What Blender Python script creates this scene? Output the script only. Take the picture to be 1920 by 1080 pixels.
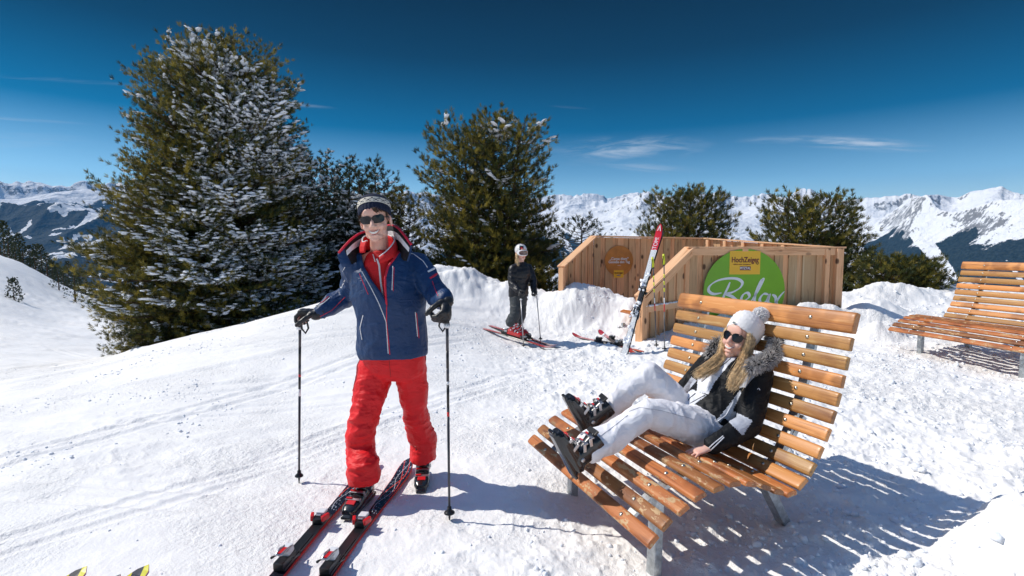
import bpy, bmesh, math, random
import numpy as np
from mathutils import Vector, Matrix, Quaternion, noise as mnoise
from mathutils.bvhtree import BVHTree
for o in list(bpy.data.objects): bpy.data.objects.remove(o)
SC = bpy.context.scene; COL = SC.collection
R = math.radians
# ---------------------------------------------------------------- camera
CAMZ = 1.5; FPX = 960.0; PITCH = math.atan(70/FPX)
cam = bpy.data.cameras.new('camera'); cam.lens = 18.0; cam.sensor_width = 36.0
cam.clip_start = 0.05; cam.clip_end = 60000
camo = bpy.data.objects.new('camera', cam); COL.objects.link(camo)
camo.location = (0, 0, CAMZ); camo.rotation_euler = (math.pi/2 - PITCH, 0, 0)
SC.camera = camo
# ---------------------------------------------------------------- light
SUN_EL = R(46); SUN_AZ = R(-10)           # azimuth of travel, from +X
TO_SUN = Vector((-math.cos(SUN_AZ)*math.cos(SUN_EL), -math.sin(SUN_AZ)*math.cos(SUN_EL), math.sin(SUN_EL)))
sun = bpy.data.lights.new('sun', 'SUN'); sun.energy = 4.05; sun.angle = R(0.5); sun.color = (1, .945, .86)
suno = bpy.data.objects.new('sun', sun); COL.objects.link(suno); suno.location = (-20, 5, 30)
suno.rotation_euler = TO_SUN.to_track_quat('Z', 'Y').to_euler()
SC.view_settings.view_transform = 'Standard'; SC.view_settings.look = 'None'
SC.view_settings.exposure = 0.19; SC.view_settings.gamma = 1
W = bpy.data.worlds.new('World'); SC.world = W; W.use_nodes = True

class NT:
    """small node helper"""
    def __init__(s, tree): s.t = tree; s.n = tree.nodes; s.l = tree.links
    def new(s, typ, **kw):
        n = s.n.new(typ)
        for k, v in kw.items():
            if k.startswith('i_'):
                key = k[2:]; key = int(key) if key.isdigit() else key.replace('__', ' ')
                if isinstance(v, bpy.types.NodeSocket): s.l.new(v, n.inputs[key])
                else: n.inputs[key].default_value = v
            else: setattr(n, k, v)
        return n
    def math(s, op, a, b=None, c=None, clamp=False):
        n = s.n.new('ShaderNodeMath'); n.operation = op; n.use_clamp = clamp
        for i, v in enumerate((a, b, c)):
            if v is None: continue
            if isinstance(v, bpy.types.NodeSocket): s.l.new(v, n.inputs[i])
            else: n.inputs[i].default_value = v
        return n.outputs[0]
    def mix(s, f, a, b, typ='MIX'):
        n = s.n.new('ShaderNodeMix'); n.data_type = 'RGBA'; n.blend_type = typ
        for i, v in ((0, f), (6, a), (7, b)):
            if isinstance(v, bpy.types.NodeSocket): s.l.new(v, n.inputs[i])
            else: n.inputs[i].default_value = v if i == 0 else (v[0], v[1], v[2], 1)
        return n.outputs[2]
    def ramp(s, f, stops, interp='LINEAR'):
        n = s.n.new('ShaderNodeValToRGB'); n.color_ramp.interpolation = interp
        e = n.color_ramp.elements
        while len(e) < len(stops): e.new(0.5)
        for q, (p, c) in zip(e, stops):
            q.position = p; q.color = (c, c, c, 1) if isinstance(c, (int, float)) else (c[0], c[1], c[2], 1)
        s.l.new(f, n.inputs[0]); return n.outputs[0]
    def noise(s, vec, scale, detail=3, rough=.55, dist=0.0, out=0):
        n = s.n.new('ShaderNodeTexNoise'); n.inputs['Scale'].default_value = scale
        n.inputs['Detail'].default_value = detail; n.inputs['Roughness'].default_value = rough
        n.inputs['Distortion'].default_value = dist
        if vec is not None: s.l.new(vec, n.inputs['Vector'])
        return n.outputs[out]
    def mapping(s, vec, scale=(1, 1, 1), rot=(0, 0, 0), loc=(0, 0, 0)):
        n = s.n.new('ShaderNodeMapping'); s.l.new(vec, n.inputs[0])
        n.inputs['Scale'].default_value = scale; n.inputs['Rotation'].default_value = rot; n.inputs['Location'].default_value = loc
        return n.outputs[0]
    def step(s, v, lo, hi):
        n = s.n.new('ShaderNodeMapRange'); n.interpolation_type = 'SMOOTHSTEP'
        s.l.new(v, n.inputs[0]); n.inputs[1].default_value = lo; n.inputs[2].default_value = hi
        return n.outputs[0]

wt = NT(W.node_tree); W.node_tree.nodes.clear()
sky = wt.new('ShaderNodeTexSky', sky_type='NISHITA', sun_disc=False, sun_elevation=SUN_EL,
             sun_rotation=math.atan2(TO_SUN.x, TO_SUN.y), altitude=2200, air_density=1.0, dust_density=.25, ozone_density=2.2)
gco = wt.new('ShaderNodeTexCoord').outputs['Generated']
sep = wt.new('ShaderNodeSeparateXYZ', i_0=gco)
# deep polarised blue in view; zenith above it brightened as added fill light
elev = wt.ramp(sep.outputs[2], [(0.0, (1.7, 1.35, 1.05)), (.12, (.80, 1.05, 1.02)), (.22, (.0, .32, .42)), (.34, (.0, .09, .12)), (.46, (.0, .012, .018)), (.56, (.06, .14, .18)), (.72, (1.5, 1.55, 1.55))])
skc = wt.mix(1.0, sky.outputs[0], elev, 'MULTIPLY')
# wisps of cirrus at chosen bearings: u = x/y (bearing), v = z/y (height)
u = wt.math('DIVIDE', sep.outputs[0], sep.outputs[1]); v = wt.math('DIVIDE', sep.outputs[2], sep.outputs[1])
fwd = wt.math('GREATER_THAN', sep.outputs[1], 0.05)
uv = wt.new('ShaderNodeCombineXYZ', i_0=u, i_1=v).outputs[0]
def wisp(u0, v0, ru, rv, tilt, sx, sy, seed, amt):
    m = wt.mapping(uv, loc=(-u0, -v0, 0)); m = wt.mapping(m, rot=(0, 0, tilt))
    e = wt.mapping(m, scale=(1/ru, 1/rv, 0)); ln = wt.new('ShaderNodeVectorMath', operation='LENGTH', i_0=e).outputs['Value']
    mask = wt.math('SUBTRACT', 1.0, wt.step(ln, .1, 1.0))
    nz = wt.noise(wt.mapping(m, scale=(sx, sy, 1), loc=(seed, 0, 0)), 1.0, 5, .62, .6)
    return wt.math('MULTIPLY', wt.math('MULTIPLY', mask, wt.step(nz, .40, .78)), amt)
ws = [wisp(.23, .1960, .19, .030, R(-2), 9, 60, 3.1, .95), wisp(.24, .160, .17, .012, R(3), 7, 90, 8.1, .5),
      wisp(.66, .205, .19, .017, R(3), 7, 80, 5.3, 1.1), wisp(.55, .215, .15, .012, R(-2), 7, 90, 2.2, .4),
      wisp(-.90, .327, .26, .006, R(4), 2, 40, 1.0, .55), wisp(-.93, .25, .16, .005, R(4), 2, 40, 4.0, .5),
      wisp(-.40, .276, .08, .006, R(5), 3, 60, 6.0, .7), wisp(.11, .273, .05, .003, R(4), 3, 60, 9.0, .35),
      wisp(-.95, .21, .25, .03, R(3), 4, 60, 7.0, .22)]
tot = ws[0]
for q in ws[1:]: tot = wt.math('ADD', tot, q)
tot = wt.math('MULTIPLY', tot, fwd, clamp=True)
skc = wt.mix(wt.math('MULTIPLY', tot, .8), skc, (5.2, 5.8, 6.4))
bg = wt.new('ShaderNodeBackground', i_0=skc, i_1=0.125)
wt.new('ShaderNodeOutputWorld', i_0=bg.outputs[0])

# ---------------------------------------------------------------- helpers
def P(px, py, Y):
    """photo pixel at world distance Y -> world point"""
    d = Vector(((px-960)/FPX, math.cos(PITCH) - (py-540)/FPX*math.sin(PITCH), -math.sin(PITCH) - (py-540)/FPX*math.cos(PITCH)))
    return Vector((0, 0, CAMZ)) + d*(Y/d.y)
def G(px, py, z=0.0):
    d = P(px, py, 1.0) - Vector((0, 0, CAMZ)); return Vector((0, 0, CAMZ)) + d*((z-CAMZ)/d.z)
def projn(V):
    V = np.asarray(V, float); q = V - np.array([0, 0, CAMZ])
    z = q[:, 1]*math.cos(PITCH) - q[:, 2]*math.sin(PITCH); up = q[:, 1]*math.sin(PITCH) + q[:, 2]*math.cos(PITCH)
    return np.stack([960 + FPX*q[:, 0]/z, 540 - FPX*up/z], 1)
def inpoly(pts, poly):
    x, y = pts[:, 0], pts[:, 1]; ins = np.zeros(len(pts), bool); n = len(poly)
    for i in range(n):
        x1, y1 = poly[i]; x2, y2 = poly[(i+1) % n]
        if y1 == y2: continue
        c = ((y1 > y) != (y2 > y)) & (x < (x2-x1)*(y-y1)/(y2-y1) + x1)
        ins ^= c
    return ins
_rs = np.random.RandomState(7); _T = _rs.rand(64, 64, 64).astype(np.float32)
def vnoise(p):
    p = np.asarray(p, float); i = np.floor(p).astype(int); f = p - i; f = f*f*(3-2*f); i &= 63; j = (i+1) & 63
    r = 0
    for a in (0, 1):
        for b in (0, 1):
            for c in (0, 1):
                w = (f[:, 0] if a else 1-f[:, 0])*(f[:, 1] if b else 1-f[:, 1])*(f[:, 2] if c else 1-f[:, 2])
                r = r + w*_T[j[:, 0] if a else i[:, 0], j[:, 1] if b else i[:, 1], j[:, 2] if c else i[:, 2]]
    return r
def fbm(p, o=4, g=.5, lac=2.03, ridge=False):
    p = np.asarray(p, float); a = 1.0; s = 0; t = 0
    for k in range(o):
        n = vnoise(p + 17.3*k)
        if ridge: n = 1 - np.abs(2*n-1); n = n*n
        s = s + a*n; t += a; a *= g; p = p*lac
    return s/t
def P2(x, y, z=0.0): return np.stack([x, y, np.full_like(x, z)], 1)

def mesh_np(name, V, F, mats=(), fm=None, smooth=True):
    """V (n,3), F (m,3|4) numpy -> mesh datablock"""
    me = bpy.data.meshes.new(name); V = np.asarray(V, np.float32); F = np.asarray(F, np.int32)
    me.vertices.add(len(V)); me.vertices.foreach_set('co', V.ravel())
    k = F.shape[1]; me.loops.add(F.size); me.loops.foreach_set('vertex_index', F.ravel())
    me.polygons.add(len(F)); me.polygons.foreach_set('loop_start', np.arange(0, F.size, k, dtype=np.int32))
    me.polygons.foreach_set('loop_total', np.full(len(F), k, np.int32))
    me.polygons.foreach_set('use_smooth', np.full(len(F), smooth, bool))
    for m in mats: me.materials.append(m)
    if fm is not None: me.polygons.foreach_set('material_index', np.asarray(fm, np.int32))
    me.update(calc_edges=True); return me
def link(name, me, parent=None):
    o = bpy.data.objects.new(name, me); COL.objects.link(o)
    if parent is not None:
        o.parent = parent; r = parent
        while r.parent: r = r.parent
        if r.name not in LOCALS: o.matrix_parent_inverse = wmat(parent).inverted()
    return o
LOCALS = set()      # things whose parts are modelled in the thing's own coordinates
def wmat(o):
    m = Matrix.LocRotScale(o.location, o.rotation_euler, o.scale)
    if o.parent: m = wmat(o.parent) @ o.matrix_parent_inverse @ m
    return m
def tag(o, label, cat, group=None, kind=None):
    if label: o['label'] = label
    if cat: o['category'] = cat
    if group: o['group'] = group
    if kind: o['kind'] = kind
    return o
def thing(name, label, cat, loc=(0, 0, 0), rz=0.0, group=None, local=False):
    o = bpy.data.objects.new(name, None); COL.objects.link(o); o.empty_display_size = .1
    o.location = loc; o.rotation_euler = (0, 0, rz)
    if local: LOCALS.add(o.name)
    return tag(o, label, cat, group)
class MB:
    """bmesh collector: boxes, tubes, lofts -> ONE mesh object"""
    def __init__(s): s.b = bmesh.new(); s.mi = 0
    def poly(s, pts):
        f = s.b.faces.new([s.b.verts.new(p) for p in pts]); f.material_index = s.mi; return f
    def mesh(s, V, F, M=None):
        vs = [s.b.verts.new(M @ Vector(p) if M else p) for p in V]
        for f in F:
            try: q = s.b.faces.new([vs[i] for i in f]); q.material_index = s.mi
            except ValueError: pass
        return vs
    def box(s, c, d, M=None, bev=0.0):
        x, y, z = d[0]/2, d[1]/2, d[2]/2
        m = Matrix.Translation(c) @ (M.to_4x4() if M else Matrix())
        V = [(i*x, j*y, k*z) for k in (-1, 1) for j in (-1, 1) for i in (-1, 1)]
        vs = s.mesh(V, [(0, 2, 3, 1), (4, 5, 7, 6), (0, 1, 5, 4), (2, 6, 7, 3), (0, 4, 6, 2), (1, 3, 7, 5)], m)
        if bev: 
            ed = set(e for v in vs for e in v.link_edges)
            r = bmesh.ops.bevel(s.b, geom=list(ed), offset=bev, segments=2, affect='EDGES', profile=.7)
            for f in r['faces']: f.material_index = s.mi
    def beam(s, a, b, w, h, up=Vector((0, 0, 1)), bev=0.0):
        a = Vector(a); b = Vector(b); d = (b-a); L = d.length; d.normalize()
        x = d.cross(up).normalized(); z = x.cross(d)
        s.box((a+b)/2, (w, L, h), Matrix((x, d, z)).transposed(), bev)
    def tube(s, pts, rad, n=8, cap=True, flat=None):
        pts = [Vector(p) for p in pts]; m = len(pts)
        if not hasattr(rad, '__len__'): rad = [rad]*m
        rings = []; prev = None
        for i, p in enumerate(pts):
            t = (pts[min(i+1, m-1)] - pts[max(i-1, 0)])
            t = t.normalized() if t.length > 1e-9 else Vector((0, 0, 1))
            if prev is None:
                a = t.orthogonal().normalized()
            else:
                a = (prev - t*prev.dot(t)); a = a.normalized() if a.length > 1e-6 else t.orthogonal().normalized()
            prev = a; b = t.cross(a); r = rad[i]
            rings.append([s.b.verts.new(p + (a*math.cos(q*2*math.pi/n) + b*math.sin(q*2*math.pi/n)*(flat or 1))*r) for q in range(n)])
        for i in range(m-1):
            for q in range(n):
                f = s.b.faces.new((rings[i][q], rings[i][(q+1) % n], rings[i+1][(q+1) % n], rings[i+1][q])); f.material_index = s.mi; f.smooth = True
        if cap:
            for rr in (rings[0][::-1], rings[-1]):
                f = s.b.faces.new(rr); f.material_index = s.mi
    def lathe(s, prof, M=None, n=16):
        rings = []
        for r, z in prof:
            rings.append([s.b.verts.new((M or Matrix()) @ Vector((r*math.cos(q*2*math.pi/n), r*math.sin(q*2*math.pi/n), z))) for q in range(n)])
        for i in range(len(rings)-1):
            for q in range(n):
                f = s.b.faces.new((rings[i][q], rings[i][(q+1) % n], rings[i+1][(q+1) % n], rings[i+1][q])); f.material_index = s.mi; f.smooth = True
        for rr in (rings[0][::-1], rings[-1]): 
            f = s.b.faces.new(rr); f.material_index = s.mi
    def extrude(s, outline, axis_o, ax, ay, az, h):
        """2D outline extruded by h along az"""
        o = Vector(axis_o); a = [s.b.verts.new(o + Vector(ax)*x + Vector(ay)*y) for x, y in outline]
        b = [s.b.verts.new(v.co + Vector(az)*h) for v in a]; n = len(a)
        fs = [s.b.faces.new(a[::-1]), s.b.faces.new(b)]
        for i in range(n): fs.append(s.b.faces.new((a[i], a[(i+1) % n], b[(i+1) % n], b[i])))
        for f in fs: f.material_index = s.mi
        return fs
    def build(s, name, mats, parent=None, smooth=None):
        bmesh.ops.recalc_face_normals(s.b, faces=s.b.faces)
        me = bpy.data.meshes.new(name); s.b.to_mesh(me); s.b.free()
        for m in (mats if isinstance(mats, (list, tuple)) else [mats]): me.materials.append(m)
        if smooth is not None: me.polygons.foreach_set('use_smooth', [smooth]*len(me.polygons))
        return link(name, me, parent)

# ---------------------------------------------------------------- materials
def mat(name, col=(.5, .5, .5), rough=.6, spec=.5, metal=0.0, bump=0.0, bscale=200, var=0.0, vscale=8, sheen=0.0, coat=0.0, aniso=(1, 1, 1)):
    m = bpy.data.materials.new(name); m.use_nodes = True; t = NT(m.node_tree)
    b = t.n['Principled BSDF']; b.inputs['Base Color'].default_value = (*col, 1); b.inputs['Roughness'].default_value = rough
    b.inputs['Specular IOR Level'].default_value = spec; b.inputs['Metallic'].default_value = metal
    b.inputs['Sheen Weight'].default_value = sheen; b.inputs['Coat Weight'].default_value = coat
    co = t.new('ShaderNodeTexCoord').outputs['Object']
    if var:
        nz = t.noise(t.mapping(co, aniso), vscale, 4, .6)
        c = t.mix(t.step(nz, .3, .7), tuple(x*(1-var) for x in col), tuple(min(1, x*(1+var)) for x in col))
        t.l.new(c, b.inputs['Base Color'])
    if bump:
        nz = t.noise(t.mapping(co, aniso), bscale, 3, .6)
        bn = t.new('ShaderNodeBump', i_Strength=1.0, i_Distance=bump, i_Height=nz); t.l.new(bn.outputs[0], b.inputs['Normal'])
    return m
def snow_mat(name, scale=1.0, bump=.012, lowbump=.0):
    m = mat(name, (.89, .88, .865), .62, .35); t = NT(m.node_tree); b = t.n['Principled BSDF']
    co = t.new('ShaderNodeNewGeometry').outputs['Position']
    n1 = t.noise(co, 34*scale, 4, .62); n2 = t.noise(co, 150*scale, 3, .6); n3 = t.noise(co, 7*scale, 3, .5)
    h = t.math('ADD', t.math('MULTIPLY', n1, 1.5), t.math('MULTIPLY', n2, .35)); h = t.math('ADD', h, t.math('MULTIPLY', n3, 2.0*lowbump))
    pm_ = t.step(t.noise(co, .9*scale, 4, .6), .40, .62); dd_ = t.math('MULTIPLY_ADD', pm_, bump, bump*.28)
    bn = t.new('ShaderNodeBump', i_Strength=1.0, i_Distance=dd_, i_Height=h); t.l.new(bn.outputs[0], b.inputs['Normal'])
    c = t.mix(t.step(n3, .35, .7), (.87, .86, .85), (.91, .90, .885)); t.l.new(c, b.inputs['Base Color'])
    b.inputs['Subsurface Weight'].default_value = 0.0
    return m
M_SNOW = snow_mat('snow', 1.0, .011)
M_SNOWCLUMP = mat('snow_clump', (.84, .87, .92), .6, .3, bump=.01, bscale=30)
M_STEEL = mat('galvanised_steel', (.42, .45, .47), .42, .5, .8, var=.25, vscale=30)
M_BOLT = mat('bolt_steel', (.6, .55, .45), .3, .5, 1.0)
M_BLACK = mat('black_plastic', (.012, .012, .014), .32, .5)
M_WHITE = mat('white_plastic', (.75, .75, .77), .35, .5)
M_RED = mat('red_plastic', (.62, .015, .02), .3, .5)
# ================================================================ terrain
CP = np.array([  # x, y, z of the snow surface
 (0,2,0),(-.4,3,0),(-1,3.5,0),(0,1,0),(1,2.5,0),(1.5,2.7,.05),(2,2,.06),(-2,2,0),(-3,3,-.03),(-4.65,4.65,-.12),(-7.5,7.5,-.42),(-7.3,9.3,-.5),
 (-2.5,5.5,.03),(0,5,.03),(0,8,.14),(2,8,.12),(1.5,6,.08),(3,4,.08),(4,5,.12),(6,7,.14),(7,5,.2),(3,9,.2),(6,10,.36),(8.5,12,.5),(10,10,.4),(5,14,.3),(2,12,.3),
 (-3.4,9,.58),(-4.6,9.5,.22),(-5.5,9.6,-.02),(-6.6,9.6,-.26),(-7.2,9.6,-.4),(-5,13,-.8),(-8,14,-1.5),(-3,12,.5),(-1,12,.7),
 (-14.3,16,-1.45),(-22.4,25,-2.0),(-21,22,-1.5),(-27.4,28,-1.1),(-31,35,-1.75),(-22,28,-2.4),(-16.5,22,-2.1),(-43,45,.4),(-45,48,-.9),(-42,50,-3.0),(-38,52,-5.4),
 (-60,60,-.3),(-60,80,-14),(-40,80,-24),(-20,60,-16),(-10,30,-6.5),(0,16,-.4),(0,30,-8),(10,30,-8),(22,30,-7),(13,20,-1.8),(20,14,-.2),(30,60,-26),(0,60,-24),(60,60,-26),
 (0,-3,0),(-6,-3,-.1),(6,-3,.3),(0,-40,4),(-60,0,2),(60,0,-2),(-40,-30,4),(40,-30,4),(-20,10,-.9),(-12,5,-.4),(12,3,.2),(0,140,-60),(-120,100,-20),(120,100,-60),(-120,0,3),(-90,90,-6),(-80,110,-40),(100,0,-8)], float)
def _tps(P0, z, lam=.02):
    n = len(P0); d2 = ((P0[:, None]-P0[None])**2).sum(-1)
    K = .5*d2*np.log(d2+1e-9) + lam*np.eye(n); Q = np.hstack([np.ones((n, 1)), P0])
    A = np.zeros((n+3, n+3)); A[:n, :n] = K; A[:n, n:] = Q; A[n:, :n] = Q.T
    return np.linalg.solve(A, np.concatenate([z, np.zeros(3)]))
_P0 = CP[:, :2].copy()
def warp(xy):      # compress far distances so near control keeps its detail
    r = np.sqrt((xy**2).sum(-1, keepdims=True)) + 1e-9; return xy/r*np.log1p(r/4)*4
_TW = _tps(warp(_P0), CP[:, 2])
def Hbase(x, y):
    xy = warp(np.stack([np.ravel(x), np.ravel(y)], -1).astype(float)); wp = warp(_P0); z = np.empty(len(xy))
    for s0 in range(0, len(xy), 60000):
        q = xy[s0:s0+60000]; d2 = ((q[:, None]-wp[None])**2).sum(-1)
        z[s0:s0+60000] = (.5*d2*np.log(d2+1e-9)) @ _TW[:len(wp)] + _TW[-3] + q @ _TW[-2:]
    return z
def gau(x, y, cx, cy, sx, sy, rot=0.0, p=2):
    c, s = math.cos(rot), math.sin(rot); dx, dy = x-cx, y-cy; a = (dx*c+dy*s)/sx; b = (-dx*s+dy*c)/sy
    return np.exp(-(a*a+b*b)**(p/2))
# mounds: cx, cy, sx, sy, rot, height, power
MOUNDS = [(-.9, 10.0, 1.35, .62, .02, .43, 3.0), (-2.3, 9.9, 1.0, .55, .12, .12, 2.5), (.75, 9.6, .8, .45, -.2, .26, 2.5),
          (1.45, 9.3, .85, .45, .1, .52, 2.3), (2.2, 8.9, .45, .35, .2, .30, 2), (1.15, 8.9, .5, .3, 0, .10, 2), (2.75, 7.9, .28, .2, 0, .16, 2), (3.3, 8.4, .6, .22, .1, .2, 2),
          (4.1, 8.4, .4, .22, 0, .18, 2), (4.75, 8.5, .34, .24, 0, .30, 2.2), (5.25, 8.45, .36, .26, 0, .32, 2), (5.9, 8.4, .42, .3, 0, .28, 2.4), (6.6, 9.3, .5, .35, 0, .3, 2.4), (5.55, 7.6, .32, .22, 0, .22, 2.4),
          (7.9, 10.6, 1.4, .5, .05, .3, 2.2), (10.5, 11.5, 1.6, .6, 0, .3, 2),
          (2.75, 2.22, .68, .34, .12, .34, 3.0), (3.4, 2.9, .7, .5, .2, .16, 2), (2.1, 1.75, .5, .3, 0, .12, 2)]
TRACKS = [(-5, 2.2, -.8, 7.2, .045, .012), (-3.2, 1.6, -1.6, 3.4, .04, .010), (-7, 4.2, -1.6, 4.8, .05, .014), (-6.5, 6.4, -2.0, 6.9, .05, .014), (-4.5, 3.4, -2.2, 2.9, .04, .010), (-9, 6.5, -3, 8.2, .06, .016), (-1.4, 3.8, .9, 6.9, .045, .011), (-3.6, 5.2, 1.2, 6.1, .05, .012), (-9, 12, -24, 21, .07, .012), (-8, 10.5, -22, 17, .07, .012)]
def H(x, y, detail=True):
    x = np.ravel(np.asarray(x, float)); y = np.ravel(np.asarray(y, float)); z = Hbase(x, y)
    r = np.hypot(x, y); mm = 0
    for cx, cy, sx, sy, ro, h, p in MOUNDS:
        g = gau(x, y, cx, cy, sx, sy, ro, p); z = z + h*g; mm = np.maximum(mm, g)
    if not detail: return z
    near = np.clip(1 - (r-40)/60, 0, 1)
    # how churned the snow is: strongest round the benches and on the heaps
    right = 1/(1+np.exp(-(x - .55 + .10*y)*3.0)); rough = np.clip(.12 + 1.05*right*np.clip(1.4-r/18, .15, 1) + .9*mm, 0, 1.25)
    patch = vnoise(P2(x*.8, y*.8, 3)); rough = rough + 1.1*np.clip(patch-.60, 0, 1)*np.clip(1.3-r/14, 0, 1)
    z = z + near*mm*.34*(fbm(P2(x*2.3, y*2.3, 77), 4, .55)-.5)
    z = z + near*.05*(fbm(P2(x*.55, y*.55, 1), 3)-.5) + near*.05*(fbm(P2(x*1.6+2, y*1.6, 5), 3)-.5)*(rough+.4)
    c1 = fbm(P2(x*5.5, y*5.5, 2), 4, .55); z = z + near*rough*.085*np.clip(c1-.5, -.08, .4)
    c2 = fbm(P2(x*15, y*15, 9), 3, .55); z = z + rough*.050*np.clip(c2-.52, 0, .4)
    c3 = vnoise(P2(x*24, y*24, 4)); z = z + (.02+rough*rough*1.1)*.05*np.clip(c3-.76, 0, .3)*(r < 14)
    c4 = vnoise(P2(x*43+5, y*43, 6)); z = z + (.05+rough*rough)*.035*np.clip(c4-.74, 0, .3)*(r < 7)
    # ribs of wind and old tracks on the piste, in long shallow lines
    u = x*math.cos(.5)+y*math.sin(.5); v_ = -x*math.sin(.5)+y*math.cos(.5)
    tr = vnoise(P2(u*.35, v_*4.5, 11)); z = z + (1-right*.8)*.055*np.clip(tr-.62, 0, .3)*np.clip(r/4, .3, 4)
    tr2 = vnoise(P2(x*.25+.1*y, y*3.0, 15)); z = z - (1-right)*.06*np.clip(tr2-.7, 0, .3)*np.clip(r/5, .3, 4)
    far = np.clip((r-14)/10, 0, 1)*np.clip(1-(r-70)/40, 0, 1); z = z + far*.35*(fbm(P2(x*.12, y*.22, 21), 3)-.5) + far*.16*(fbm(P2(x*.5, y*1.4, 22), 4, .6)-.5)
    for (x0, y0, x1, y1, w_, d_) in TRACKS:
        dx, dy = x1-x0, y1-y0; L_ = math.hypot(dx, dy); a_ = ((x-x0)*dx+(y-y0)*dy)/L_; b_ = (-(x-x0)*dy+(y-y0)*dx)/L_ + .10*np.sin(a_*.9+x0)
        on = np.clip((a_+.5)*2, 0, 1)*np.clip((L_+.5-a_)*2, 0, 1)
        for o_ in (0, .22):
            q_ = (b_-o_)/w_; z = z - d_*np.exp(-q_**4)*on*(1-right*.6) + d_*.5*np.exp(-((np.abs(q_)-1.5)/.45)**2)*on*(1-right*.6)
    # pit trodden round the man's pole and the footing of the bench
    return z
def H1(x, y, detail=True): return float(H([x], [y], detail)[0])

def polar_sheet(name, az, rr, hf, material):
    A, RR = np.meshgrid(az, rr); x = (np.sin(A)*RR).ravel(); y = (np.cos(A)*RR).ravel(); z = hf(x, y, RR.ravel(), A.ravel())
    nA, nR = len(az), len(rr); i = np.arange(nR-1)[:, None]*nA + np.arange(nA)[None]; j = i - np.arange(nA)[None] + (np.arange(nA)+1)[None] % nA
    return x, y, z, i, j, nA, nR
az = np.concatenate([np.linspace(R(-54), R(54), 1000), np.linspace(R(54), R(306), 110)[1:-1]])
rr = np.concatenate([[.02, .2, .4, .6, .8], np.geomspace(1.0, 14, 620), np.geomspace(14, 170, 260)[1:]])
x, y, z, i, j, nA, nR = polar_sheet('g', az, rr, lambda x, y, r, a: H(x, y), None)
F = np.stack([i, j, j+nA, i+nA], -1).reshape(-1, 4)[:, ::-1]
me = mesh_np('snow_ground', np.stack([x, y, z], 1), F, [M_SNOW])
tag(link('snow_ground', me), 'white churned snow with old ski tracks sloping off to the left', 'snow', kind='structure')

# loose clods of snow lying about, thickest where the snow is trodden
def clods():
    rs = np.random.RandomState(12); n = 60000; a = rs.rand(n)*R(104)-R(52); r = 1.7*np.exp(rs.rand(n)**.8*2.1); x = np.sin(a)*r; y = np.cos(a)*r
    right = 1/(1+np.exp(-(x - .55 + .10*y)*3.0)); pt = fbm(P2(x*1.1, y*1.1, 91), 3, .6); pr = .015 + .50*np.clip((pt-.56)/.06, 0, 1) + .16*right
    pr = np.where((y > 8.4) & (np.abs(x) < 7), pr*.5, pr); ok = rs.rand(n) < pr*.42; x, y, r = x[ok], y[ok], r[ok]; z = H(x, y); n = len(x)
    sz = (.0022 + .011*rs.rand(n)**5 + .0007*r)*(1+1.6*rs.rand(n)**2*(1/(1+np.exp(-(x-.8)*4))))
    bm = bmesh.new(); bmesh.ops.create_icosphere(bm, subdivisions=1, radius=1.0); bv = np.array([v.co[:] for v in bm.verts]); bf = np.array([[v.index for v in f.verts] for f in bm.faces]); bm.free(); m = len(bv)
    V = np.repeat(bv[None], n, 0)*(1+.7*(rs.rand(n, m, 1)-.5)); V[..., 2] *= .8; V = V*sz[:, None, None]*(.7+.6*rs.rand(n, 1, 3)); V[..., 0] += x[:, None]; V[..., 1] += y[:, None]; V[..., 2] += (z+sz*.12)[:, None]
    F = (bf[None]+np.arange(n)[:, None, None]*m).reshape(-1, 3); me = mesh_np('snow_clods', V.reshape(-1, 3), F, [M_SNOWCLUMP], smooth=True)
    tag(link('snow_clods', me), 'loose crumbs and clods of snow scattered over the ground', 'snow crumbs', kind='stuff')
clods()

# ---------------------------------------------------------------- mountains
SKY_PX = np.array([(-500,350),(0,336),(20,346),(75,341),(110,348),(180,346),(300,352),(420,362),(520,372),(600,374),(700,366),(770,360),(830,368),(920,376),(1010,371),(1060,367),(1110,366),(1150,371),(1215,362),(1250,374),(1345,361),(1370,371),(1430,362),(1455,374),(1510,355),(1545,371),(1580,379),(1640,371),(1690,366),(1720,369),(1760,371),(1800,367),(1850,355),(1872,353),(1905,366),(1960,369),(2100,372),(2500,360)], float)
def mount(x, y, r, a):
    px = 960+960*np.tan(np.clip(a, -1.2, 1.2)); tgt = (106 + 5*np.sin(px/210))/960*np.cos(a)
    k = np.exp(-((px-1950)/330)**2); kl = 1/(1+np.exp((px-420)/60))
    Rc = 8600 - 3000*k + 1800*kl*0 ; Rv = 2100 - 500*k; floor = -720.0
    zc = tgt*Rc
    t = (r-Rv)/(Rc-Rv); tt = np.clip(t, 0, 1)
    prof = tt**(.95+.3*kl)
    base = floor + (zc-floor)*prof
    back = np.clip(t-1, 0, 3); base = base - back*900
    near = np.clip((r-150)/(1300-150), 0, 1); base = np.where(r < Rv, -48 + (floor+48)*(near**.8), base)
    # spurs and gullies
    wx = x + 500*(vnoise(P2(x/1700, y/1700, 31))-.5)*2; wy = y + 500*(vnoise(P2(x/1700, y/1700, 33))-.5)*2
    rid = fbm(P2(wx/1900, wy/1900, 41), 6, .44, ridge=True)
    big = fbm(P2(x/3800, y/3800, 44), 2)
    amp = np.clip(t*1.4, 0, 1)*(1-.0*tt)
    crest = np.exp(-((t-1)/.16)**2)
    dz = amp*((rid-.40)*(900-250*k) + (big-.5)*800)*(1-.35*crest)
    low = np.clip(1-np.abs(t)*3, 0, 1)*60*(fbm(P2(x/500, y/500, 47), 4)-.5)
    return base + dz + low, t, rid, px, tgt, k, kl
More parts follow.
